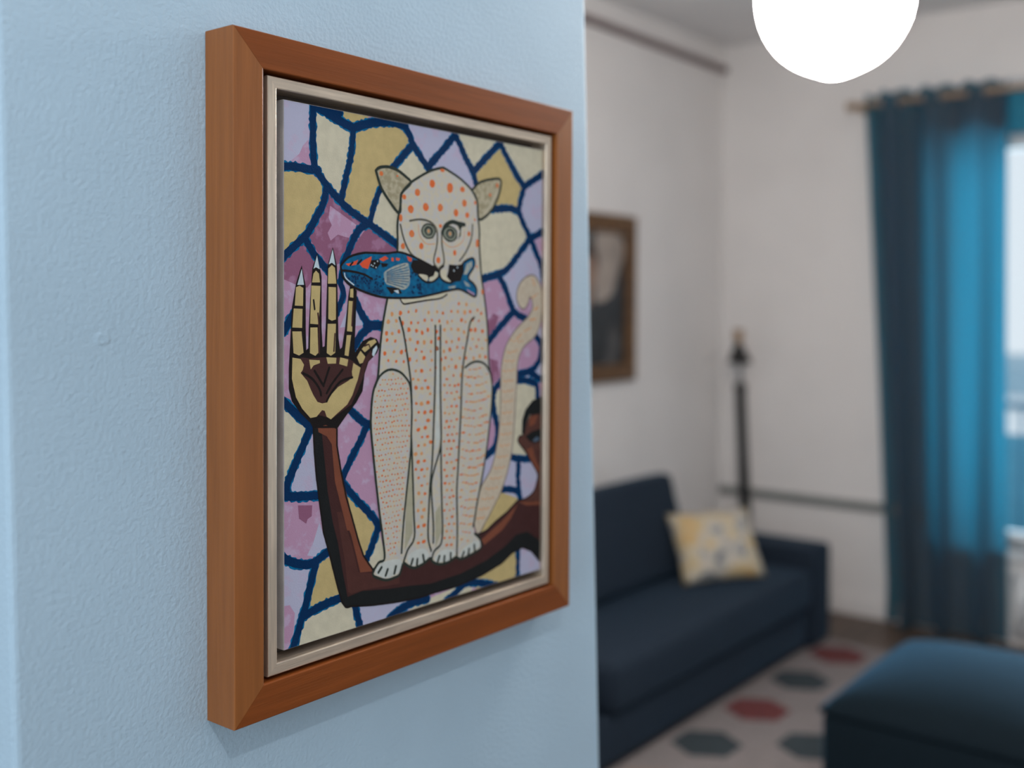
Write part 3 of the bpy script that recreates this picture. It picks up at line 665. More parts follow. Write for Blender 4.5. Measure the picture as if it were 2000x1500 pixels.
L ink2 19 1.35 1 -468,617,-399,436,-328,132,-275,-143,-256,-418
L ink2 19 1.35 1 153,514,155,115,147,-259,131,-633,106,-1130,70,-1407,45,-1748,37,-2059,93,-2232
L ink2 19 1.35 1 245,513,249,-265,261,-643,262,-927,216,-1080,134,-1259,89,-1454,128,-1886,129,-2137
L ink2 19 1.35 1 262,-927,275,-1529,296,-1975,269,-2174,148,-2241,103,-2334
L ink2 19 1.35 1 882,610,803,546,755,352,687,96,650,-159,633,-544,606,-928,579,-1312,561,-1567,574,-2020,566,-2380
L ink2 19 1.35 1 708,-20,826,33,967,47,1110,2,1205,-108
P catwhite 18 0 0 181,426,218,426,230,-138,224,-703,253,-863,179,-1013,159,-823,185,-386
P catgrey 18 0 0 -306,-1085,-263,-967,-235,-1460,-232,-1952,-372,-2149,-356,-1749
P catgrey 18 0 0 164,-1765,257,-1684,278,-2036,167,-2207
P catwhite 18 0 1 -843,-2278,-728,-2217,-458,-2231,-423,-2335,-526,-2400,-694,-2403,-827,-2341
P catwhite 18 0 1 -319,-2232,-214,-2177,-35,-2184,56,-2275,-52,-2343,-195,-2353,-301,-2309
P catwhite 18 0 1 167,-2321,298,-2255,488,-2289,527,-2360,374,-2409,186,-2375
P catwhite 18 0 1 625,-2378,703,-2301,882,-2254,984,-2258,984,-2337,803,-2384,644,-2395
L ink2 19 1.6 0 -802,-2322,-753,-2272
L ink2 19 1.6 0 -686,-2380,-653,-2315
L ink2 19 1.6 0 -543,-2384,-517,-2305
L ink2 19 1.6 0 -257,-2329,-231,-2272
L ink2 19 1.6 0 -160,-2360,-151,-2287
L ink2 19 1.6 0 -34,-2334,-53,-2255
L ink2 19 1.6 0 214,-2380,242,-2321
L ink2 19 1.6 0 327,-2413,336,-2339
L ink2 19 1.6 0 450,-2398,450,-2321
L ink2 19 1.6 0 664,-2411,703,-2353
L ink2 19 1.6 0 783,-2407,802,-2332
L ink2 19 1.6 0 913,-2378,903,-2297
D orange 20 3.20:2.74 0 -771,2263
D orange 20 3.52:2.96 0 -395,2027
D orange 20 4.80:4.33 0 -168,2100
D orange 20 4.80:5.13 0 90,2229
D orange 20 5.76:6.27 0 411,2206
D orange 20 4.32:3.65 0 644,2206
D orange 20 4.48:4.79 0 681,2039
D orange 20 4.96:4.79 0 -282,1893
D orange 20 5.12:5.02 0 -23,1938
D orange 20 4.64:4.79 0 234,1950
D orange 20 4.48:4.79 0 523,1909
D orange 20 3.84:3.65 0 737,1894
D orange 20 4.16:2.05 0 270,2405
D orange 20 2.88:4.33 0 -450,1778
D orange 20 4.48:4.33 0 -265,1605
D orange 20 3.52:3.65 0 -413,1451
D orange 20 3.84:3.99 0 -99,1466
D orange 20 2.88:2.51 0 239,1726
D orange 20 3.20:3.19 0 772,1663
D orange 20 2.88:3.65 0 504,1412
D orange 20 3.84:3.88 0 203,1310
D orange 20 3.20:5.13 0 935,1551
D orange 20 2.56:2.96 0 1332,2319
D orange 20 2.08:2.51 0 888,2059
D orange 20 2.24:2.05 0 1187,2184
D orange 20 1.92:1.71 0 886,1845
D orange 20 2.56:3.42 0 1043,934
D orange 20 1.60:2.05 0 927,1254
D orange 20 1.60:1.14 0 -508,2261
L ink3 21 1.3 1 -458,1700,-394,1525,-296,1384,-198,1325
L ink3 21 1.3 1 839,1781,822,1612,722,1439,595,1315
L ink3 21 1.3 1 -298,1755,-118,1784,50,1766,153,1703,184,1613,171,1473,120,1320,138,1252,215,1196
L ink3 21 1.3 1 265,1664,266,1501,301,1362,302,1269,224,1220
L ink2 22 2.4 1 274,1641,326,1737,449,1790,556,1780,683,1771
P ink2 22 0 0 502,1786,683,1771,619,1720,615,1636,566,1575,602,1683,565,1740
D eyed 22 11.52:8.50 0 25,1652
D eyeg 23 9.50:6.91 0 25,1652
D eyed 24 6.62:5.04 0 29,1655
D eyeg 25 3.74:3.31 0 25,1650
D tan 26 1.87:2.16 0 25,1652
D eyed 22 12.16:8.97 0 414,1643
D eyeg 23 10.03:7.30 0 414,1643
D eyed 24 6.99:5.32 0 418,1646
D eyeg 25 3.95:3.50 0 414,1640
D tan 26 1.98:2.28 0 414,1643
L tan 21 1 1 -150,1719,-133,1595,-16,1499,136,1506
L tan 21 1 1 274,1548,397,1484,540,1496,666,1580,683,1688
P cream 21 0 0 -464,848,-296,850,-31,880,341,929,362,891,243,843,-31,817,-296,784,-406,777
L ink 22 1.4 1 -464,846,-406,777,-296,784,-31,817,243,846,362,896
P fish 23 0 1 -1392,1187,-1278,1285,-1068,1343,-852,1352,-680,1356,-492,1378,-298,1350,-100,1294,76,1235,200,1174,242,1100,426,1039,656,1168,641,1273,758,1340,862,1356,881,1262,759,1113,864,1038,928,961,898,873,746,920,584,963,383,941,105,893,-165,855,-426,845,-704,848,-924,881,-1138,938,-1277,995,-1358,1070,-1383,1145
L ink 27 1.9 1 -1392,1187,-1278,1285,-1068,1343,-852,1352,-680,1356,-492,1378,-298,1350,-100,1294,76,1235,200,1174,242,1100,426,1039,656,1168,641,1273,758,1340,862,1356,881,1262,759,1113,864,1038,928,961,898,873,746,920,584,963,383,941,105,893,-165,855,-426,845,-704,848,-924,881,-1138,938,-1277,995,-1358,1070,-1383,1145,-1392,1187
P fishd 24 0 0 -1380,1162,-1220,1146,-1020,1117,-900,1055,-754,1006,-691,866,-924,889,-1126,947,-1266,1004,-1346,1070
L ink 27 1.8 1 -1380,1139,-1220,1132,-1044,1105,-912,1055
L nail 27 1.5 1 -1335,1109,-1318,1058,-1196,984
P orange2 25 0 0 -1318,1214,-1237,1226,-1127,1266,-1162,1208,-1278,1191
P orange2 25 0 0 -1109,1218,-1044,1263,-925,1311,-925,1277,-978,1166,-1062,1181
P orange2 25 0 0 -803,1284,-705,1325,-653,1298,-742,1260
P orange2 25 0 0 -605,1309,-568,1310,-567,1270,-603,1268
P orange2 25 0 0 -530,1312,-463,1306,-479,1278,-527,1280
P orange2 25 0 0 -350,1339,-259,1315,-272,1274,-318,1281
L ink 26 1.6 0 -1138,1217,-1077,1267
L ink 26 1.6 0 -1249,1199,-1211,1233
P ink 25 0 0 -937,1267,-803,1281,-779,1234,-852,1166,-949,1189
P ink 25 0 0 -779,1243,-655,1238,-680,1202,-754,1195
D nail 26 0.90:0.90 0 -925,1213
D nail 26 0.90:0.90 0 -876,1234
D nail 26 0.90:0.90 0 -828,1260
D nail 26 0.90:0.90 0 -900,1203
D nail 26 0.90:0.90 0 -852,1188
P fin 25 0 1 -704,1148,-555,1213,-350,1258,-311,1205,-297,1096,-310,997,-411,941,-579,981,-692,1007,-727,1103
L fishd 26 1 0 -680,1140,-369,1239
L fishd 26 1 0 -680,1126,-337,1206
L fishd 26 1 0 -680,1111,-317,1173
L fishd 26 1 0 -680,1097,-317,1139
L fishd 26 1 0 -679,1082,-317,1105
L fishd 26 1 0 -679,1068,-317,1071
L fishd 26 1 0 -679,1054,-317,1037
L fishd 26 1 0 -679,1039,-346,1003
L fishd 26 1 0 -679,1025,-394,968
D navy 26 1.30:1.10 0 -1169,1070
D navy 26 1.30:1.10 0 -1079,1061
D navy 26 1.30:1.10 0 -1264,1004
D navy 26 1.30:1.10 0 -777,926
D navy 26 1.30:1.10 0 -867,1051
D navy 26 1.30:1.10 0 -999,1036
D navy 26 1.30:1.10 0 -1205,1068
D navy 26 1.30:1.10 0 -829,924
D navy 26 1.30:1.10 0 -846,1058
D navy 26 1.30:1.10 0 -886,913
D navy 26 1.30:1.10 0 -800,1082
D navy 26 1.30:1.10 0 -959,951
D navy 26 1.30:1.10 0 -1017,1057
D navy 26 1.30:1.10 0 -1035,1076
D navy 26 1.30:1.10 0 -767,912
D navy 26 1.30:1.10 0 -993,1031
D navy 26 1.30:1.10 0 -783,976
D navy 26 1.30:1.10 0 -798,915
D navy 26 1.30:1.10 0 -1015,1006
D navy 26 1.30:1.10 0 -963,1004
D navy 26 1.30:1.10 0 -1211,1026
D navy 26 1.30:1.10 0 -839,1091
D navy 26 1.30:1.10 0 -1144,978
D navy 26 1.30:1.10 0 -1036,1021
D navy 26 1.30:1.10 0 -731,1060
D navy 26 1.30:1.10 0 -1070,1051
D navy 26 1.30:1.10 0 -944,1038
D navy 26 1.30:1.10 0 -1122,973
D navy 26 1.30:1.10 0 -786,1080
D navy 26 1.30:1.10 0 -1266,1041
D navy 26 1.30:1.10 0 -867,965
D navy 26 1.30:1.10 0 -1168,1021
D navy 26 1.30:1.10 0 -1202,993
D navy 26 1.30:1.10 0 -790,892
D navy 26 1.30:1.10 0 -1290,1027
D navy 26 1.30:1.10 0 -749,932
D navy 26 1.30:1.10 0 -1137,1052
D navy 26 1.30:1.10 0 -1052,1065
D navy 26 1.30:1.10 0 -1116,1091
D navy 26 1.30:1.10 0 -1276,1053
D navy 26 1.30:1.10 0 -856,1021
D navy 26 1.30:1.10 0 -1139,1072
D navy 26 1.30:1.10 0 -740,1010
D navy 26 1.30:1.10 0 -1185,1079
D navy 26 1.30:1.10 0 -1270,1053
D navy 26 1.30:1.10 0 -918,1066
D navy 26 1.30:1.10 0 -862,1010
D navy 26 1.30:1.10 0 -736,998
D navy 26 1.30:1.10 0 -1166,1004
D navy 26 1.30:1.10 0 -828,992
D navy 26 1.30:1.10 0 -1283,1035
D navy 26 1.30:1.10 0 -1166,1047
D navy 26 1.30:1.10 0 -1222,1080
D navy 26 1.30:1.10 0 -771,978
D navy 26 1.30:1.10 0 -734,1014
D navy 26 1.80:1.50 0 -107,979
D navy 26 1.80:1.50 0 -130,955
D navy 26 1.80:1.50 0 -194,1121
D navy 26 1.80:1.50 0 -253,921
D navy 26 1.80:1.50 0 -107,910
D navy 26 1.80:1.50 0 -226,976
D navy 26 1.80:1.50 0 -128,982
D navy 26 1.80:1.50 0 -125,1011
D navy 26 1.80:1.50 0 -159,970
D navy 26 1.80:1.50 0 -240,908
D navy 26 1.80:1.50 0 -95,1128
D navy 26 1.80:1.50 0 -91,900
D navy 26 1.80:1.50 0 -157,1134
D navy 26 1.80:1.50 0 -108,1114
D navy 26 1.80:1.50 0 -92,976
D navy 26 1.80:1.50 0 -285,1100
D navy 26 1.80:1.50 0 -163,1000
D navy 26 1.80:1.50 0 -139,908
D navy 26 1.80:1.50 0 -252,1142
D navy 26 1.80:1.50 0 -103,1144
D navy 26 1.80:1.50 0 -112,1117
D navy 26 1.80:1.50 0 -126,946
D navy 26 1.80:1.50 0 -112,1006
D navy 26 1.80:1.50 0 -112,1095
D navy 26 1.80:1.50 0 -156,1061
D navy 26 1.80:1.50 0 -108,948
L fishd 26 1.2 0 -99,1019,-90,883
L fishd 26 1.2 0 -61,1020,-53,887
L fishd 26 1.2 0 -24,1020,-15,891
L fishd 26 1.2 0 14,1021,23,895
L fishd 26 1.2 0 52,1022,61,899
L fishd 26 1.2 0 90,1023,99,903
L fishd 26 1.2 0 129,1023,138,908
L fishd 26 1.2 0 167,1024,176,912
L fishd 26 1.2 0 206,1025,215,916
L fishd 26 1.2 0 245,998,254,920
L fishd 26 1.2 0 284,998,293,924
L fishd 26 1.2 0 324,999,333,929
P ink 26 0 0 -604,884,-692,972,-478,958,-426,904,-477,886,-528,921
P nail 27 0 0 -566,929,-490,939,-477,895,-516,903
P ink 28 0 0 -246,1298,-60,1295,89,1236,172,1183,145,1126,22,1077,-139,1128,-232,1144,-285,1224
P cream 29 0 1 -146,1128,1,1118,9,1058,-59,1056
P cream 29 0 0 145,1173,200,1155,186,1090,104,1051,36,1054,42,1096,117,1116
P cream 28 0 0 242,1185,340,1197,354,1122,432,1067,411,1040,312,1060,242,1110
P ink 29 0 0 396,1265,553,1261,670,1284,678,1188,613,1062,440,1048,354,1113,382,1179
L ink 30 1.8 1 117,1237,214,1175,214,1118,104,1046,-32,1043,-153,1114
L ink 30 1.8 1 297,1243,221,1184,242,1100,326,1051,440,1037
P fin 28 0 0 729,1286,832,1323,833,1251,729,1151,671,1149
P fin 28 0 0 671,1072,760,1036,805,998,716,1006
P fin 28 0 0 383,991,526,1007,512,979,397,967
P pink 28 0 0 731,968,880,912,880,887,760,934
D nail 30 1.20:1.20 0 489,1192
D nail 30 1.20:1.20 0 554,1232
R chest 0 0 0 -637,760,1063,793,1127,477,1151,80,926,62,688,-7,630,-158,249,-139,-293,-112,-380,1,-593,34,-767,-17,-736,500
R thighl 0 0 0 -816,-156,-734,-54,-567,-38,-397,-107,-310,-233,-290,-782,-324,-1083,-425,-1799,-458,-2188,-661,-2193,-729,-1751,-863,-1023,-880,-610,-880,-346
R legl 0 0 0 -240,-115,119,-133,87,-1003,34,-1372,0,-1866,1,-2128,-179,-2122,-181,-1468,-219,-849
R legr 0 0 0 286,-141,611,-157,577,-925,522,-1562,527,-2257,335,-2211,310,-1153
R thighr 0 0 0 708,-85,947,9,1152,-79,1197,-453,1138,-913,1079,-1238,939,-1683,841,-2063,842,-2234,624,-2261,620,-1575,655,-933"""
G = ILL
PAL = {
 'lav': ((157, 157, 178), (162, 152, 174)), 'cream': ((178, 172, 152), None), 'yel': ((168, 150, 105), None), 'yel2': ((168, 150, 104), None),
 'pink': ((160, 126, 151), (163, 142, 166)), 'mauve': ((124, 80, 104), (140, 100, 126)), 'blue': ((0, 37, 74), None), 'teal': ((0, 96, 138), (2, 66, 106)),
 'tail': ((175, 164, 147), (169, 156, 138)), 'greyline': ((112, 100, 95), None), 'tan': ((186, 132, 88), None),
 'bdark': ((58, 34, 33), None), 'black': ((24, 26, 27), None), 'bmid': ((108, 62, 46), None), 'bmid2': ((76, 48, 42), None), 'bdk2': ((70, 42, 38), None), 'brown': ((60, 37, 36), None),
 'ink': ((24, 20, 20), None), 'ink2': ((38, 45, 40), None), 'ink3': ((78, 76, 66), None), 'nail': ((168, 182, 190), None), 'nail2': ((70, 84, 100), None),
 'cat': ((176, 168, 150), (168, 166, 164)), 'catwhite': ((172, 176, 172), None), 'catgrey': ((150, 146, 126), None), 'ear': ((138, 130, 106), (160, 152, 130)), 'earhi': ((166, 158, 138), None),
 'orange': ((192, 92, 48), (184, 108, 64)), 'orange2': ((190, 74, 46), None), 'eyeg': ((110, 116, 104), None), 'eyed': ((44, 48, 44), None),
 'fish': ((14, 76, 112), (6, 92, 130)), 'fishd': ((10, 58, 92), (6, 80, 116)), 'navy': ((10, 34, 66), None), 'fin': ((150, 152, 142), (120, 136, 140)),
}
paint_keys = list(PAL)
paint_mats = []
for k in paint_keys:
    a, b = PAL[k]
    if b is None:
        paint_mats.append(mat('paint_'+k, srgb(*a, G), 0.75, 0.05, 90.0, bump=0.25, bscale=900, spec=0.1))
    else:
        big = k in ('pink', 'mauve', 'lav')
        paint_mats.append(mat('paint_'+k, srgb(*a, G), 0.75, 0, 70.0 if big else 160.0, col2=srgb(*b, G), bump=0.25, bscale=900, spec=0.1,
                              contrast=(0.52, 0.62) if big else (0.42, 0.6), detail=6))

CX0, CX1, CZ0, CZ1 = -0.2185, 0.2315, -0.2885, 0.2890   # canvas panel

def catmull(pts, closed, sub=4):
    n = len(pts); out = []
    rng = range(n) if closed else range(n-1)
    for i in rng:
        p0 = pts[(i-1) % n] if closed else pts[max(i-1, 0)]
        p1 = pts[i]; p2 = pts[(i+1) % n]
        p3 = pts[(i+2) % n] if closed else pts[min(i+2, n-1)]
        for k in range(sub):
            t = k/sub
            out.append(tuple(0.5*((2*b)+(c-a)*t+(2*a-5*b+4*c-d)*t*t+(3*b-a-3*c+d)*t*t*t) for a, b, c, d in zip(p0, p1, p2, p3)))
    if not closed:
        out.append(pts[-1])
    return out

def clip_poly(poly, x0, x1, z0, z1):
    for ax, lim, sgn in ((0, x0, 1), (0, x1, -1), (1, z0, 1), (1, z1, -1)):
        res = []
        for i in range(len(poly)):
            a, b = poly[i-1], poly[i]
            ia, ib = (a[ax]-lim)*sgn >= 0, (b[ax]-lim)*sgn >= 0
            if ia != ib:
                t = (lim-a[ax])/(b[ax]-a[ax]); res.append(tuple(a[k]+(b[k]-a[k])*t for k in (0, 1)))
            if ib:
                res.append(b)
        poly = res
        if not poly:
            return poly
    return poly

class Paint:
    """flat layers of paint on one panel; layers sit a few hundredths of a millimetre apart"""
    def __init__(s, y0, step, rect):
        s.v, s.f, s.m, s.y0, s.step, s.rect = [], [], [], y0, step, rect
        s.k = 0
    def poly(s, pts, key, lay):
        p = clip_poly(pts, *s.rect)
        if len(p) < 3:
            return
        b = len(s.v); y = s.y0 - lay*s.step - (s.k % 16)*s.step/20
        s.v += [(q[0], y, q[1]) for q in p]
        s.f.append(tuple(range(b, b+len(p)))); s.m.append(key)
    def shape(s, pts, key, lay):
        s.k += 1
        for t in tessellate_polygon([[Vector((p[0], p[1], 0)) for p in pts]]):
            s.poly([pts[i] for i in t], key, lay)
    def disc(s, c, rx, ry, key, lay, n=10, rough=0.0, rnd=random):
        s.k += 1
        s.poly([(c[0]+rx*(1+rough*rnd.uniform(-1, 1))*math.cos(2*PI*k/n), c[1]+ry*(1+rough*rnd.uniform(-1, 1))*math.sin(2*PI*k/n)) for k in range(n)], key, lay)
    def stroke(s, pts, w_, key, lay, jit=0.0, rnd=random, cap=True):
        d = [0.0]
        for a, b in zip(pts, pts[1:]):
            d.append(d[-1]+math.dist(a, b))
        n = max(2, int(d[-1]/0.003)+1); q = []; j = 0
        for i in range(n):
            t = d[-1]*i/(n-1)
            while j < len(d)-2 and d[j+1] < t:
                j += 1
            u = (t-d[j])/max(1e-9, d[j+1]-d[j])
            q.append(tuple(pts[j][k]+(pts[j+1][k]-pts[j][k])*u for k in (0, 1)))
        lr = []
        for i in range(n):
            a, b = q[max(0, i-1)], q[min(n-1, i+1)]
            tx, tz = b[0]-a[0], b[1]-a[1]; l = math.hypot(tx, tz) or 1
            nx, nz = -tz/l, tx/l
            w1 = w_/2+rnd.uniform(-jit, jit); w2 = w_/2+rnd.uniform(-jit, jit)
            lr.append(((q[i][0]+nx*w1, q[i][1]+nz*w1), (q[i][0]-nx*w2, q[i][1]-nz*w2)))
        s.k += 1
        for (a, b), (c, e) in zip(lr, lr[1:]):
            s.poly([a, b, e, c], key, lay)
        if cap:
            for e in (q[0], q[-1]):
                s.disc(e, w_/2, w_/2, key, lay, 10)
    def build(s, name, keys, mats_, parent):
        o = obj(name, s.v, s.f, mats_, parent, midx=[keys.index(k) for k in s.m])
        return o

pic = thing('framed_painting', 'large framed painting of a spotted cat holding a blue fish, on the pale blue wall', 'painting', (0, 0, EYE-0.077))
pic.rotation_euler = (math.radians(0.11), math.radians(0.17), 0)
FW, FH, FD = 0.2890, 0.3497, 0.046
def mitred(name, length, width, face0, depth0, depth1, m_, parent, ang, half, inner_drop=0.0):
    """one member along local x, outer edge at +z, mitred at both ends; y from -depth1 (front) to -depth0"""
    L2 = length/2; e = 0.0015
    bm = bmesh.new()
    o_ = [(-L2, 0), (L2, 0), (L2-width, -width), (-L2+width, -width)]
    fr = [bm.verts.new((x, -depth1, z)) for x, z in o_]; bk = [bm.verts.new((x, -depth0, z)) for x, z in o_]
    bm.faces.new(fr); bm.faces.new(bk[::-1])
    for i in range(4):
        bm.faces.new((fr[i], bk[i], bk[(i+1) % 4], fr[(i+1) % 4]))
    bmesh.ops.bevel(bm, geom=[ed for ed in bm.edges if abs((ed.verts[0].co-ed.verts[1].co).normalized().x) > 0.95], offset=min(0.0013, width/8), segments=2, affect='EDGES', profile=0.5)
    ob = from_bm(name, bm, m_, parent)
    ob.rotation_euler = (0, ang, 0)
    ob.location = (half*math.sin(ang), 0, half*math.cos(ang))
    return ob
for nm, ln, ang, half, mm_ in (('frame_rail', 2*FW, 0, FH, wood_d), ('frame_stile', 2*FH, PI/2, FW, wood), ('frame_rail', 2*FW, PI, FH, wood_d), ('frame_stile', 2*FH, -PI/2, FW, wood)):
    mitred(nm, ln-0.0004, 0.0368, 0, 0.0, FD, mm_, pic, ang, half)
for ln, ang, half in ((0.488, 0, 0.3088), (0.6176, PI/2, 0.244), (0.488, PI, 0.3088), (0.6176, -PI/2, 0.244)):
    f_ = mitred('silver_fillet', ln, 0.0120, 0, 0.014, 0.042, silver, pic, ang, half)
    f_['label'] = 'narrow silver inner moulding'
box('tray_board', (-0.2535, 0.2535, -0.014, -0.004, -0.314, 0.314), tray_m, pic)
canvas = box('canvas', (CX0, CX1, -0.036, -0.0145, CZ0, CZ1), canvas_m, pic, bev=0.0008)
art = Paint(-0.03605, 0.00002, (CX0+0.0006, CX1-0.0006, CZ0+0.0006, CZ1-0.0006))
rnd = random.Random(11)
art.poly([(-1, -1), (1, -1), (1, 1), (-1, 1)], 'pink', 0)
regions = {}
DS = {'eyeg': 1.14, 'eyed': 1.14}
for line in ART.split('\n'):
    k, key, lay, wd, sm, nums = line.split(' ')
    lay = int(lay); n_ = [int(x)/10000 for x in nums.split(',')]
    pts = list(zip(n_[::2], n_[1::2]))
    if k == 'P':
        art.shape(catmull(pts, True) if sm == '1' else pts, key, lay)
    elif k == 'L':
        p_ = catmull(pts, False) if sm == '1' and len(pts) > 2 else pts
        wd = float(wd)/1000*{'ink': 1.4, 'ink2': 2.2, 'ink3': 2.0, 'greyline': 1.3}.get(key, 1)
        art.stroke(p_, wd, key, lay, 0.0012 if key == 'teal' else (0.0004 if key == 'blue' else 0.0001), rnd)
    elif k == 'D':
        rx, ry = (float(x)/1000 for x in wd.split(':'))
        art.disc(pts[0], rx*DS.get(key, 1), ry*DS.get(key, 1), key, lay, 14, 0.06, rnd)
    else:
        regions[key] = pts
def inside(p, poly):
    c = False
    for i in range(len(poly)):
        a, b = poly[i-1], poly[i]
        if (a[1] > p[1]) != (b[1] > p[1]) and p[0] < (b[0]-a[0])*(p[1]-a[1])/(b[1]-a[1])+a[0]:
            c = not c
    return c
def speckle(key, dx, dz, rx, rz, jx, jz, sag=0.0, keys=('orange', 'orange', 'tan'), skip=0.06):
    P_ = regions[key]
    xs = [p[0] for p in P_]; zs = [p[1] for p in P_]
    z = max(zs); xm = (min(xs)+max(xs))/2; hw = (max(xs)-min(xs))/2; row = 0
    while z > min(zs):
        x = min(xs) + (dx/2 if row % 2 else 0)
        while x < max(xs):
            p = (x+rnd.uniform(-jx, jx), z+rnd.uniform(-jz, jz) - sag*(1-((x-xm)/hw)**2))
            if rnd.random() > skip and inside(p, P_):
                s_ = rnd.uniform(0.7, 1.15)
                art.disc(p, rx*s_*1.3, rz*s_*1.0, rnd.choice(keys), 18, 8, 0.2, rnd)
            x += dx
        z -= dz; row += 1
speckle('chest', 0.0125, 0.0115, 0.0021, 0.0027, 0.003, 0.0024)
speckle('thighl', 0.0052, 0.0062, 0.0011, 0.0011, 0.001, 0.0009)
speckle('legl', 0.0105, 0.0098, 0.0024, 0.0023, 0.001, 0.001, 0.002)
speckle('legr', 0.0088, 0.0086, 0.0021, 0.0018, 0.0012, 0.0012, 0.001)
speckle('thighr', 0.0062, 0.0104, 0.0026, 0.0013, 0.0008, 0.0009, 0.006, ('tan', 'tan', 'orange'), 0.14)
art.build('painted_image', paint_keys, paint_mats, canvas)

# ------------------------------------------------------------------ small portrait on the far left wall
por = thing('framed_portrait', 'small dark portrait in a brown gilt frame, half hidden behind the blue wall', 'painting', (3.035, YL, 1.58))
PW, PH = 0.325, 0.381
for ln, ang, half in ((2*PW, 0, PH), (2*PH, PI/2, PW), (2*PW, PI, PH), (2*PH, -PI/2, PW)):
    mitred('frame_rail', ln, 0.075, 0, 0.0, 0.035, gilt, por, ang, half)
    mitred('frame_lip', ln-0.132, 0.014, 0, 0.0, 0.042, gilt, por, ang, half-0.066)
pc = box('canvas', (-PW+0.07, PW-0.07, -0.018, -0.002, -PH+0.07, PH-0.07), canvas_m, por)
pm_keys = ['bg', 'cloak', 'light', 'face', 'hair']
pm = [mat('portrait_ground', (0.075, 0.072, 0.072, 1), 0.6, 0.3, 9), mat('portrait_cloak', (0.03, 0.033, 0.037, 1), 0.6, 0.3, 9), mat('portrait_light', (0.36, 0.30, 0.26, 1), 0.6, 0.2, 8),
      mat('portrait_face', (0.30, 0.19, 0.14, 1), 0.6, 0.1, 8), mat('portrait_hair', (0.04, 0.025, 0.02, 1), 0.6, 0.2, 8)]
pt = Paint(-0.0185, 0.0002, (-PW+0.071, PW-0.071, -PH+0.071, PH-0.071))
pt.poly([(-1, -1), (1, -1), (1, 1), (-1, 1)], 'bg', 0)
pt.shape([(0.0, 0.31), (0.19, 0.30), (0.24, 0.25), (0.235, 0.19), (0.19, 0.12), (0.14, 0.02), (0.10, -0.06), (0.0, -0.02)], 'light', 1)
pt.shape([(-0.25, -0.31), (-0.2, -0.05), (-0.08, 0.0), (0.06, -0.02), (0.15, 0.02), (0.2, 0.12), (0.255, 0.18), (0.255, -0.31)], 'cloak', 2)
pt.shape([(0.08, -0.31), (0.12, -0.14), (0.17, -0.10), (0.20, -0.20), (0.17, -0.31)], 'bg', 3)
pt.disc((-0.06, 0.12), 0.07, 0.095, 'face', 4, 24); pt.shape(catmull([(-0.14, 0.10), (-0.13, 0.21), (-0.06, 0.245), (0.015, 0.2), (0.02, 0.12), (-0.01, 0.18), (-0.06, 0.19), (-0.11, 0.17)], True), 'hair', 5)
pt.shape([(-0.09, 0.05), (-0.03, 0.05), (-0.03, -0.02), (-0.06, -0.05), (-0.09, -0.02)], 'face', 3)
pt.build('painted_image', pm_keys, pm, pc)

# ------------------------------------------------------------------ pendant globe
gx, gy, gz = 1.205, -0.06, 2.018
pend = thing('pendant_lamp', 'glowing white opal glass pendant lamp with a pointed bottom', 'lamp', (gx, gy, gz))
S = 2.2/2083*0.93
prof = [(0.4, 162), (10, 161.6), (20, 160), (34, 155.5), (54, 147), (74, 138), (92, 127), (108, 114), (122, 99), (134, 82), (144, 64), (152, 44), (157, 22), (160, 0), (160, -24), (157, -48), (148, -76), (132, -100), (110, -120), (84, -134), (60, -142), (52, -146)]
lathe('globe_shade', [(r*S, (162-y)*S) for r, y in prof], opal, pend, seg=64)
zt = (162+146)*S
lathe('fitter_cap', [(0.056, zt-0.006), (0.06, zt), (0.06, zt+0.03), (0.045, zt+0.045), (0.016, zt+0.06), (0.012, zt+0.075)], brass, pend)
lathe('stem', [(0.007, zt+0.06), (0.007, H-gz-0.02)], brass, pend, seg=16)
lathe('ceiling_rose', [(0.012, H-gz-0.05), (0.05, H-gz-0.03), (0.06, H-gz-0.001)], brass, pend)

# ------------------------------------------------------------------ rug
rug_m = mat('pale_pink_rug', (0.25, 0.212, 0.205, 1), 0.95, 0.12, 60, bump=0.5, bscale=400)
rug = thing('patterned_rug', 'pale rug with scattered red and dark grey hexagons in front of the sofa', 'rug', (2.8, 0.0, 0.0))
box('rug_field', (-1.5, 1.0, -1.5, 1.00, 0.0, 0.008), rug_m, rug, bev=0.003)
motif_m = [mat('rug_dark_grey', (0.035, 0.047, 0.054, 1), 0.95, 0.15, 60), mat('rug_brick_red', (0.15, 0.035, 0.035, 1), 0.95, 0.15, 60), mat('rug_blush', (0.30, 0.22, 0.18, 1), 0.95, 0.1, 60)]
hexes = []
for km in range(3):
    vv = []
    for z in (0.0065, 0.0095):
        vv += [(0.125*math.cos(PI/3*i), 0.125*math.sin(PI/3*i), z) for i in range(6)]
    me = bpy.data.meshes.new('motif'); me.from_pydata(vv, [], [(5, 4, 3, 2, 1, 0), (6, 7, 8, 9, 10, 11)]+[(i, (i+1) % 6, 6+(i+1) % 6, 6+i) for i in range(6)])
    me.materials.append(motif_m[km]); hexes.append(me)
for row in range(8):
    y = 0.845-0.302*row
    for c in range(-4, 6):
        x = 2.39+0.405*c + (0.21 if row % 2 else 0)
        if not (1.45 < x < 3.66 and y > -1.35):
            continue
        km = 0
        if row == 0:
            km = {1: 1, 3: 1, -1: 2, -2: 1}.get(c, 0)
        elif (c*2+row) % 3 == 0:
            km = 1
        elif (c+row) % 4 == 0:
            km = 2
        o = bpy.data.objects.new('motif', hexes[km]); COL.objects.link(o); o.parent = rug; o.location = (x-2.8, y, 0)

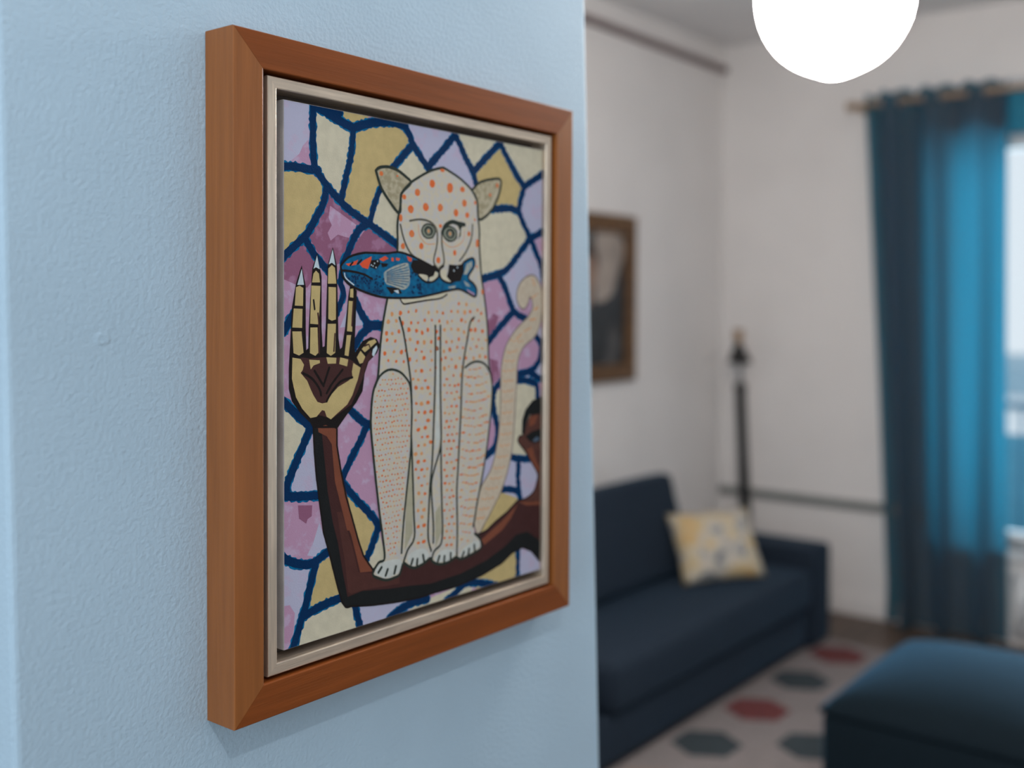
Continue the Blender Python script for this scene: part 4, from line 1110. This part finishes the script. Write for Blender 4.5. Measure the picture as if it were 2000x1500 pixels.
# ------------------------------------------------------------------ sofa
sofa = thing('sofa', 'dark charcoal blue sofa with low square arm along the left wall', 'sofa', (2.6, 1.36, 0))
def sbox(name, b, m_=navy_fab, bev=0.03, seg=4, par=None):
    p = par or sofa
    return box(name, (b[0]-2.6, b[1]-2.6, b[2]-1.36, b[3]-1.36, b[4], b[5]), m_, p, bev, seg, True)
sbox('base', (1.25, 3.57, 0.975, 1.70, 0.03, 0.205), bev=0.02)
sbox('seat_cushion', (1.945, 3.565, 0.945, 1.605, 0.207, 0.378), bev=0.035)
sbox('seat_cushion', (1.25, 1.925, 1.03, 1.605, 0.207, 0.37), bev=0.035)
sbox('arm', (3.572, 3.79, 0.95, 1.72, 0.02, 0.465), bev=0.025)
sbox('arm', (1.02, 1.24, 0.95, 1.72, 0.02, 0.465), bev=0.025)
sbox('backrest', (1.25, 3.57, 1.61, 1.75, 0.207, 0.62), bev=0.04)
for x in (1.1, 3.7):
    for y in (1.06, 1.65):
        lathe('foot', [(0.022, 0.0), (0.028, 0.034)], dark_metal, sofa, (x-2.6, y-1.36, 0), 16)
def back_cushion(x0, x1, label):
    wd = x1-x0
    t = thing('back_cushion', label, 'cushion', ((x0+x1)/2, 1.415, 0.382))
    bm = bmesh.new(); bm_box(bm, -wd/2, wd/2, -0.085, 0.085, 0.0, 0.43)
    bmesh.ops.bevel(bm, geom=bm.edges[:], offset=0.045, segments=4, affect='EDGES', profile=0.5)
    bmesh.ops.subdivide_edges(bm, edges=bm.edges[:], cuts=1)
    c = from_bm('cover', bm, navy_fab, t, True)
    pipe = [(-wd/2+0.02, -0.07, 0.02), (wd/2-0.02, -0.07, 0.02), (wd/2-0.02, -0.07, 0.41), (-wd/2+0.02, -0.07, 0.41), (-wd/2+0.02, -0.07, 0.02)]
    tube('piping', pipe, 0.004, navy_fab, t, 6)
    t.rotation_euler = (math.radians(-14), 0, 0)
    return t
back_cushion(2.30, 3.19, 'large dark blue back cushion behind the floral throw pillow')

# throw pillow with a floral print
pil_m = mat('floral_pillow_cloth', (0.50, 0.42, 0.30, 1), 0.9, 0, 13.0, bump=0.3, bscale=500)
_n = pil_m.node_tree; _rp = [n for n in _n.nodes if n.type == 'VALTORGB'][0]
_cr = _rp.color_ramp
_cr.elements[0].position = 0.36; _cr.elements[0].color = (0.10, 0.13, 0.15, 1)
_cr.elements[1].position = 0.66; _cr.elements[1].color = (0.55, 0.36, 0.16, 1)
for p_, c_ in ((0.42, (0.42, 0.39, 0.36, 1)), (0.50, (0.52, 0.46, 0.37, 1)), (0.57, (0.50, 0.40, 0.24, 1))):
    e = _cr.elements.new(p_); e.color = c_
pil = thing('throw_pillow', 'cream and mustard floral throw pillow leaning on the sofa', 'pillow', (3.10, 1.135, 0.392))
bm = cushion_bm(0.385, 0.315, 0.12)
for q in bm.verts:
    q.co.z += 0.157
pc_ = from_bm('pillow_cover', bm, pil_m, pil, True)
pil.rotation_euler = (math.radians(-31), math.radians(-2), math.radians(-36))

# ------------------------------------------------------------------ floor lamp in the corner
fl = thing('floor_lamp', 'slim dark floor lamp with a small brass top in the far corner', 'lamp', (4.098, 1.505, 0))
LN = (-0.002, 0.053)
def ll(name, prof, m_, seg=24):
    return lathe(name, prof, m_, fl, (0, 0, 0), seg, LN)
ll('base', [(0.13, 0.0), (0.13, 0.02), (0.05, 0.04), (0.03, 0.08)], dark_metal)
ll('pole', [(0.026, 0.07), (0.030, 0.5), (0.027, 0.8), (0.027, 1.10), (0.032, 1.12), (0.026, 1.15)], dark_metal)
ll('stem', [(0.014, 1.15), (0.012, 1.20), (0.016, 1.26)], steel)
ll('bell_shade', [(0.062, 1.252), (0.058, 1.27), (0.042, 1.30), (0.024, 1.34), (0.014, 1.355)], dark_metal)
ll('finial', [(0.014, 1.35), (0.022, 1.365), (0.026, 1.39), (0.020, 1.405), (0.030, 1.412), (0.026, 1.424)], brass)

# ------------------------------------------------------------------ ottoman
ott = thing('ottoman', 'square dark blue upholstered ottoman on the rug in front of the curtain', 'ottoman', (2.635, -0.04, 0))
bm = bmesh.new(); bm_box(bm, -0.405, 0.405, -0.405, 0.405, 0.05, 0.285)
bmesh.ops.bevel(bm, geom=bm.edges[:], offset=0.02, segments=3, affect='EDGES', profile=0.5)
from_bm('body', bm, navy_fab2, ott, True)
nn = 20; bm = bmesh.new(); gg = {}
for i in range(nn+1):
    for j in range(nn+1):
        u = -1+2*i/nn; v_ = -1+2*j/nn
        e = (1-abs(u)**5)*(1-abs(v_)**5)
        gg[i, j] = bm.verts.new((u*0.41, v_*0.41, 0.30+0.055*max(0, e)**0.45+0.055*(1-u*u)*(1-v_*v_)))
for i in range(nn):
    for j in range(nn):
        bm.faces.new((gg[i, j], gg[i+1, j], gg[i+1, j+1], gg[i, j+1]))
ed = [e for e in bm.edges if e.is_boundary]
ex = bmesh.ops.extrude_edge_only(bm, edges=ed)
for q in [g for g in ex['geom'] if isinstance(g, bmesh.types.BMVert)]:
    q.co.z = 0.286
from_bm('top_cushion', bm, navy_fab2, ott, True)
for sx in (-1, 1):
    for sy in (-1, 1):
        lathe('foot', [(0.02, 0.0097), (0.026, 0.055)], dark_metal, ott, (sx*0.34, sy*0.34, 0), 16)

# ------------------------------------------------------------------ curtain, rod, blind, radiator
XC = 4.19
rodt = thing('curtain_rod', 'pale wooden curtain rod with a round end knob above the window', 'curtain rod', (XC, 0, 2.52))
tube('rod', [(0, 1.02, 0), (0, -1.45, 0)], 0.013, rod_wood, rodt)
for y in (1.02, -1.45):
    s_ = 1 if y > 0 else -1
    tube('finial', [(0, y-0.005*s_, 0), (0, y+0.01*s_, 0), (0, y+0.035*s_, 0)], 0.022, rod_wood, rodt, 16)
for y in (0.985, -1.40):
    box('bracket', (-0.008, XF-XC, y-0.008, y+0.008, -0.035, -0.012), rod_wood, rodt)

def curtain(label, edgeL, edgeR, waves, seed, amp0=0.035):
    rn = random.Random(seed); ph = rn.uniform(0, 6)
    t = thing('curtain', label, 'curtain', (XC, (edgeL(0)+edgeR(0))/2, 0.02))
    cyc = (edgeL(0)+edgeR(0))/2
    nu, nz = 150, 40; vs_, fs = [], []
    z0, z1 = 0.02, 2.565
    for j in range(nz+1):
        z = z0+(z1-z0)*j/nz; s_ = (z-z0)/(z1-z0)
        a, b = edgeL(z), edgeR(z)
        for i in range(nu+1):
            u = i/nu
            wob = 0.10*math.sin(3.1*u*6.28+ph+1.8*(1-s_))*(1-s_)
            amp = amp0*(0.85+0.45*(1-s_))*(1+0.45*math.sin(5*u+ph))
            x = amp*math.sin(2*PI*waves*(u+wob/waves*1.6)+0.4)
            y = a+(b-a)*(u+0.010*math.sin(2*PI*waves*2*u))
            vs_.append((x, y-cyc, z-0.02 + (0.012*math.cos(2*PI*waves*2*u) if j == nz else 0)))
    for j in range(nz):
        for i in range(nu):
            k = j*(nu+1)+i
            fs.append((k, k+1, k+nu+2, k+nu+1))
    c = obj('cloth_panel', vs_, fs, curtain_m, t, True)
    n2 = int(waves*2)
    for i in range(n2+1):
        u = (i - 0.4/PI)/(2*waves)
        if not 0.02 < u < 0.98:
            continue
        y = edgeL(2.55)+(edgeR(2.55)-edgeL(2.55))*u
        bm = bmesh.new(); rings = []
        for k in range(20):
            a = 2*PI*k/20; ring = []
            for q in range(8):
                bq = 2*PI*q/8; rr = 0.024+0.005*math.cos(bq)
                ring.append(bm.verts.new((rr*math.cos(a), 0.004*math.sin(bq), rr*math.sin(a))))
            rings.append(ring)
        for k in range(20):
            for q in range(8):
                bm.faces.new((rings[k][q], rings[k][(q+1) % 8], rings[(k+1) % 20][(q+1) % 8], rings[(k+1) % 20][q]))
        e = from_bm('eyelet', bm, steel, t, True, (0, y-cyc, 2.50))
        e.rotation_euler = (0, 0, math.radians(25 if i % 2 else -25))
    return t
def eL(z):
    return 0.845 + 0.129*max(0, min(1, (z-0.2)/2.35))**0.9
curtain('teal blue curtain panel hanging left of the window, lit from behind', eL, lambda z: 0.292+0.028*z/2.6, 3.4, 3, 0.048)

bl = thing('roller_blind', 'short blue roller blind rolled up above the window', 'blind', (XF-0.028, 0, 2.56))
box('blind_cloth', (0.0, 0.003, WY0-0.02, WY1-0.02, -0.225, 0.0), blind_m, bl)
tube('roller', [(0.004, WY0-0.02, 0.0), (0.004, WY1-0.02, 0.0)], 0.018, white_m, bl)
tube('hem_bar', [(0.0015, WY0-0.01, -0.226), (0.0015, WY1-0.03, -0.226)], 0.006, blind_m, bl)

rad = thing('radiator', 'white ribbed column radiator under the window', 'radiator', (XF-0.075, -0.25, 0.06))
for i in range(18):
    y = -0.62+i*0.062+0.05
    tube('radiator_column', [(0, y, 0.02), (0, y, 0.28)], 0.024, white_m, rad, 12)
for z in (0.03, 0.27):
    tube('header_pipe', [(0, -0.60, z), (0, 0.53, z)], 0.018, white_m, rad, 12)
for y in (-0.5, 0.42):
    box('foot', (-0.02, 0.02, y-0.015, y+0.015, -0.06, 0.02), white_m, rad)

# ------------------------------------------------------------------ outside
blue_fac = mat('blue_grey_facade', (0.30, 0.45, 0.55, 1), 0.8, 0.1, 2)
facade = thing('apartment_building', 'hazy pale building seen through the window', 'building', (14.0, 2.0, -6.0))
box('wall', (0, 4, -7, 7, 0, 6.4), mat('pale_facade', (0.88, 0.91, 0.93, 1), 0.9, 0.03, 2), facade)
box('cornice', (-0.25, 4.1, -7.1, 7.1, 6.4, 6.75), blue_fac, facade)
for iz in range(2):
    for iy in range(8):
        y = -6+iy*1.7
        box('window', (-0.02, 0.03, y, y+0.9, 0.6+iz*2.7, 2.2+iz*2.7), blue_fac, facade)
rail = thing('balcony_railing', 'blue painted metal balcony railing outside the window', 'railing', (5.35, 0, 0.0))
rl_m = mat('blue_railing_paint', (0.06, 0.22, 0.34, 1), 0.5, 0.1)
tube('handrail', [(0, -2.5, 1.0), (0, 2.2, 1.0)], 0.02, rl_m, rail)
tube('bottom_bar', [(0, -2.5, 0.12), (0, 2.2, 0.12)], 0.012, rl_m, rail)
bal = None
for i in range(40):
    y = -2.45+i*0.118
    if bal is None:
        bal = tube('baluster', [(0, 0, 0.12), (0, 0, 1.0)], 0.008, rl_m, rail, 8)
        bal.location = (0, y, 0)
    else:
        c = bal.copy(); COL.objects.link(c); c.parent = rail; c.location = (0, y, 0)
panel = box('privacy_panel', (0.02, 0.03, -2.45, 2.15, 0.15, 0.84), mat('blue_privacy_panel', (0.10, 0.34, 0.48, 1), 0.6, 0.05), rail)
struct(box('floor_balcony', (XF+0.28, 5.45, -2.6, 2.3, -0.15, 0.0), mat('balcony_tile', (0.45, 0.47, 0.48, 1), 0.7, 0.06)))
